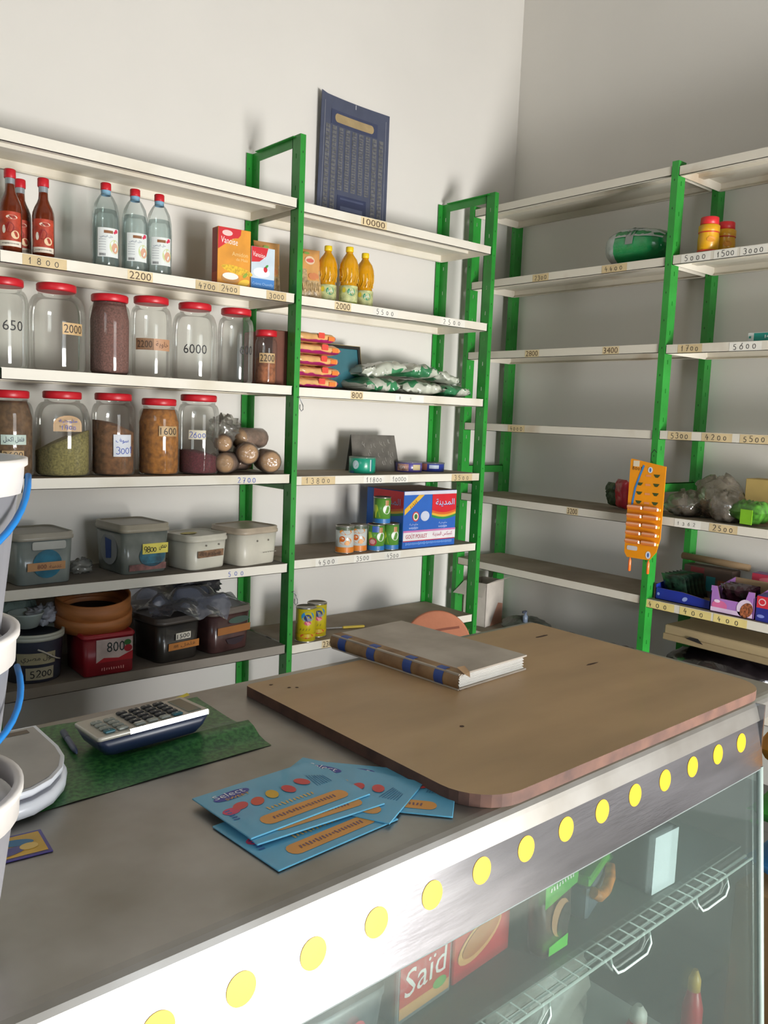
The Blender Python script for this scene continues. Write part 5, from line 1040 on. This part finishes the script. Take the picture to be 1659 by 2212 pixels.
for i in range(3):
    t = thing('cake_packet', 'dark glossy cake packet standing in the purple carton', 'packet', (-.30+.035*i, -1.485, z+.006), radians(90), 'cakes in the purple carton'); b = MB(); M = Matrix.Translation((0, 0, .052)) @ Matrix.Rotation(radians(70), 4, 'X'); pillow(b, .120, .110, .034, P('3a1c28', .15, var=.4, scale=20, coat=.9), M=M, seed=100+i, wr=.006, n=12)
    if i == 0: S = lambda u, v, d=0: M @ Vector((u, v, .019+d)); b.rect(S, -.012, .012, -.035, .02, P('c8283c', .3), .001, 2)
    b.build('packet_body', t)
t = thing('display_carton', 'red and purple carton standing behind the purple one', 'box', (-.085, -1.52, z)); b = MB(); b.bbox(-.03, .03, -.13, .075, 0, .135, P('7a4a86', .5), .002); S = plane((-.03, .075, 0), (0, -1, 0), (0, 0, 1)); b.rect(S, .001, .204, .085, .134, P('c43a52', .5), .0006, 1); b.ell(S, .08, .112, .05, .012, P('d8707c', .5), .001); b.build('body', t)
t = thing('display_carton', 'dark carton with faded red top at the back behind the blue one', 'box', (-.085, -1.27, z)); b = MB(); b.bbox(-.035, .03, -.10, .11, 0, .125, P('55443a', .7), .002); S = plane((-.035, .11, 0), (0, -1, 0), (0, 0, 1)); b.rect(S, .03, .09, .07, .12, P('7a2f30', .6), .0006, 1); b.rect(S, .10, .14, .03, .09, P('2f7a7c', .5), .0006, 1); b.rect(S, .15, .2, .03, .08, P('8a4a34', .5), .0006, 1); b.build('body', t)
t = thing('cardboard_roll', 'long tan cardboard tube lying at the back of the sixth shelf', 'roll', (-.068, -1.25, z+.15)); b = MB(); b.tube([(0, .13, 0), (0, -.05, -.004), (0, -.16, -.008)], .014, P('9a8060', .8), 14); b.build('tube', t)
t = thing('display_carton', 'blue and red carton cut by the right picture edge', 'box', (-.27, -1.655, z)); b = MB(); b.bbox(-.07, .06, -.09, .078, 0, .095, P('272f86', .5), .002); S = plane((-.07, .078, 0), (0, -1, 0), (0, 0, 1)); b.rect(S, .002, .06, .05, .093, P('cf2f3c', .5), .0006, 1); b.ell(S, .022, .072, .014, .013, P('e6c4c8'), .001); b.ell(S, .022, .072, .010, .009, P('cf2f3c'), .0014); b.ell(S, .02, .02, .014, .006, P('7f8ad0'), .001); b.build('body', t)
# lowest right shelves
z = R2Z[6]+.0005
t = thing('black_bag', 'dark shiny plastic bag full of bottles under the beige flat box', 'bag', (-.21, -1.42, z), 0); b = MB(); crumple(b, .13, .23, .084, P('1f1a1c', .18, var=.3, bump=.6, bscale=18, coat=.7), (0, 0, .084), .06, seed=110, freq=3, base=0)
b.build('bag_body', t)
t = thing('bundle', 'brown cloth bundle half hidden behind the tan board on the lowest right shelf', 'bundle', (-.31, -1.40, z), 0); b = MB(); crumple(b, .035, .10, .045, P('5e4638', .9, bump=.4), (0, 0, .045), .25, seed=113, base=0); b.build('bundle_body', t)
t = thing('carrying_box', 'flat beige box with a dark grip slot on the lowest right shelf', 'box', (-.205, -1.46, z+.180), radians(-1)); b = MB(); BG = P('a3906c', .7, var=.08, scale=6, stretch=(1, .4, 4)); b.bbox(-.125, .14, -.26, .245, 0, .060, BG, .004); b.bbox(-.131, .14, -.262, .247, .0, .026, P('93805e', .7), .002); S = plane((-.1312, .245, 0), (0, -1, 0), (0, 0, 1)); b.shape(S, [(.100, .024), (.115, .034), (.150, .034), (.172, .016), (.150, .018), (.115, .022)], P('17120e', .8), .0012); b.build('body', t)
z = R1Z[6]+.0005
t = thing('open_carton', 'open white carton flap box on the lowest shelf in the room corner', 'box', (-.215, -.135, z), radians(12)); b = MB(); CW = P('c6beb4', .7, var=.06); CI = P('8e8172', .8)
w, d, h = .17, .13, .22
for a in ((-w/2, w/2, -d/2, -d/2+.003), (-w/2, w/2, d/2-.003, d/2), (-w/2, -w/2+.003, -d/2, d/2), (w/2-.003, w/2, -d/2, d/2)): b.box(a[0], a[1], a[2], a[3], 0, h, CW)
b.box(-w/2, w/2, -d/2, d/2, 0, .003, CI); b.add([(-w/2, -d/2, h), (-w/2, d/2, h), (-w/2-.07, d/2+.02, h-.055), (-w/2-.07, -d/2-.02, h-.055)], [(0, 1, 2, 3)], CW); b.add([(-w/2, -d/2, h), (w/2, -d/2, h), (w/2+.01, -d/2-.06, h+.03), (-w/2-.01, -d/2-.06, h+.03)], [(0, 1, 2, 3)], CW)
S = plane((-w/2, -d/2, 0), (1, 0, 0), (0, 0, 1)); b.shape(S, [(.05, .0), (.165, 0), (.165, .10), (.12, .11), (.08, .05)], P('b0806a', .7), .0006); b.build('body', t)
t = thing('grey_sack', 'long grey green crumpled bag on the lowest shelf in the corner', 'bag', (-.20, -.42, z)); b = MB(); crumple(b, .09, .13, .045, P('5c6258', .5, var=.2, bump=.5, coat=.2), (0, 0, .04), .15, seed=120, base=0); b.build('bag_body', t)
t = thing('grey_sack', 'dark grey rolled sheet lying right of the crumpled bag on the lowest shelf', 'bag', (-.22, -.66, z)); b = MB(); crumple(b, .06, .15, .035, P('4a4848', .5, var=.2, bump=.5), (0, 0, .032), .12, seed=121, base=0); b.build('bag_body', t)
t = thing('spray_nozzle', 'small grey plastic nozzle sticking up from the corner bag', 'nozzle', (-.25, -.44, z+.072)); b = MB(); b.lathe([(.012, 0), (.013, .03), (.006, .036), (.006, .05)], P('6e7a8c', .35), 14); b.bbox(-.02, .006, -.005, .005, .045, .056, P('3a3f4c', .4), .001); b.build('nozzle_body', t)
t = thing('brown_bundle', 'dark brown lump behind the tan board on the lowest shelf near the second post', 'bundle', (-.22, -.94, z)); b = MB(); crumple(b, .09, .11, .035, P('4c2f20', .8, bump=.4), (0, 0, .032), .2, seed=125, base=0); b.build('bundle_body', t)
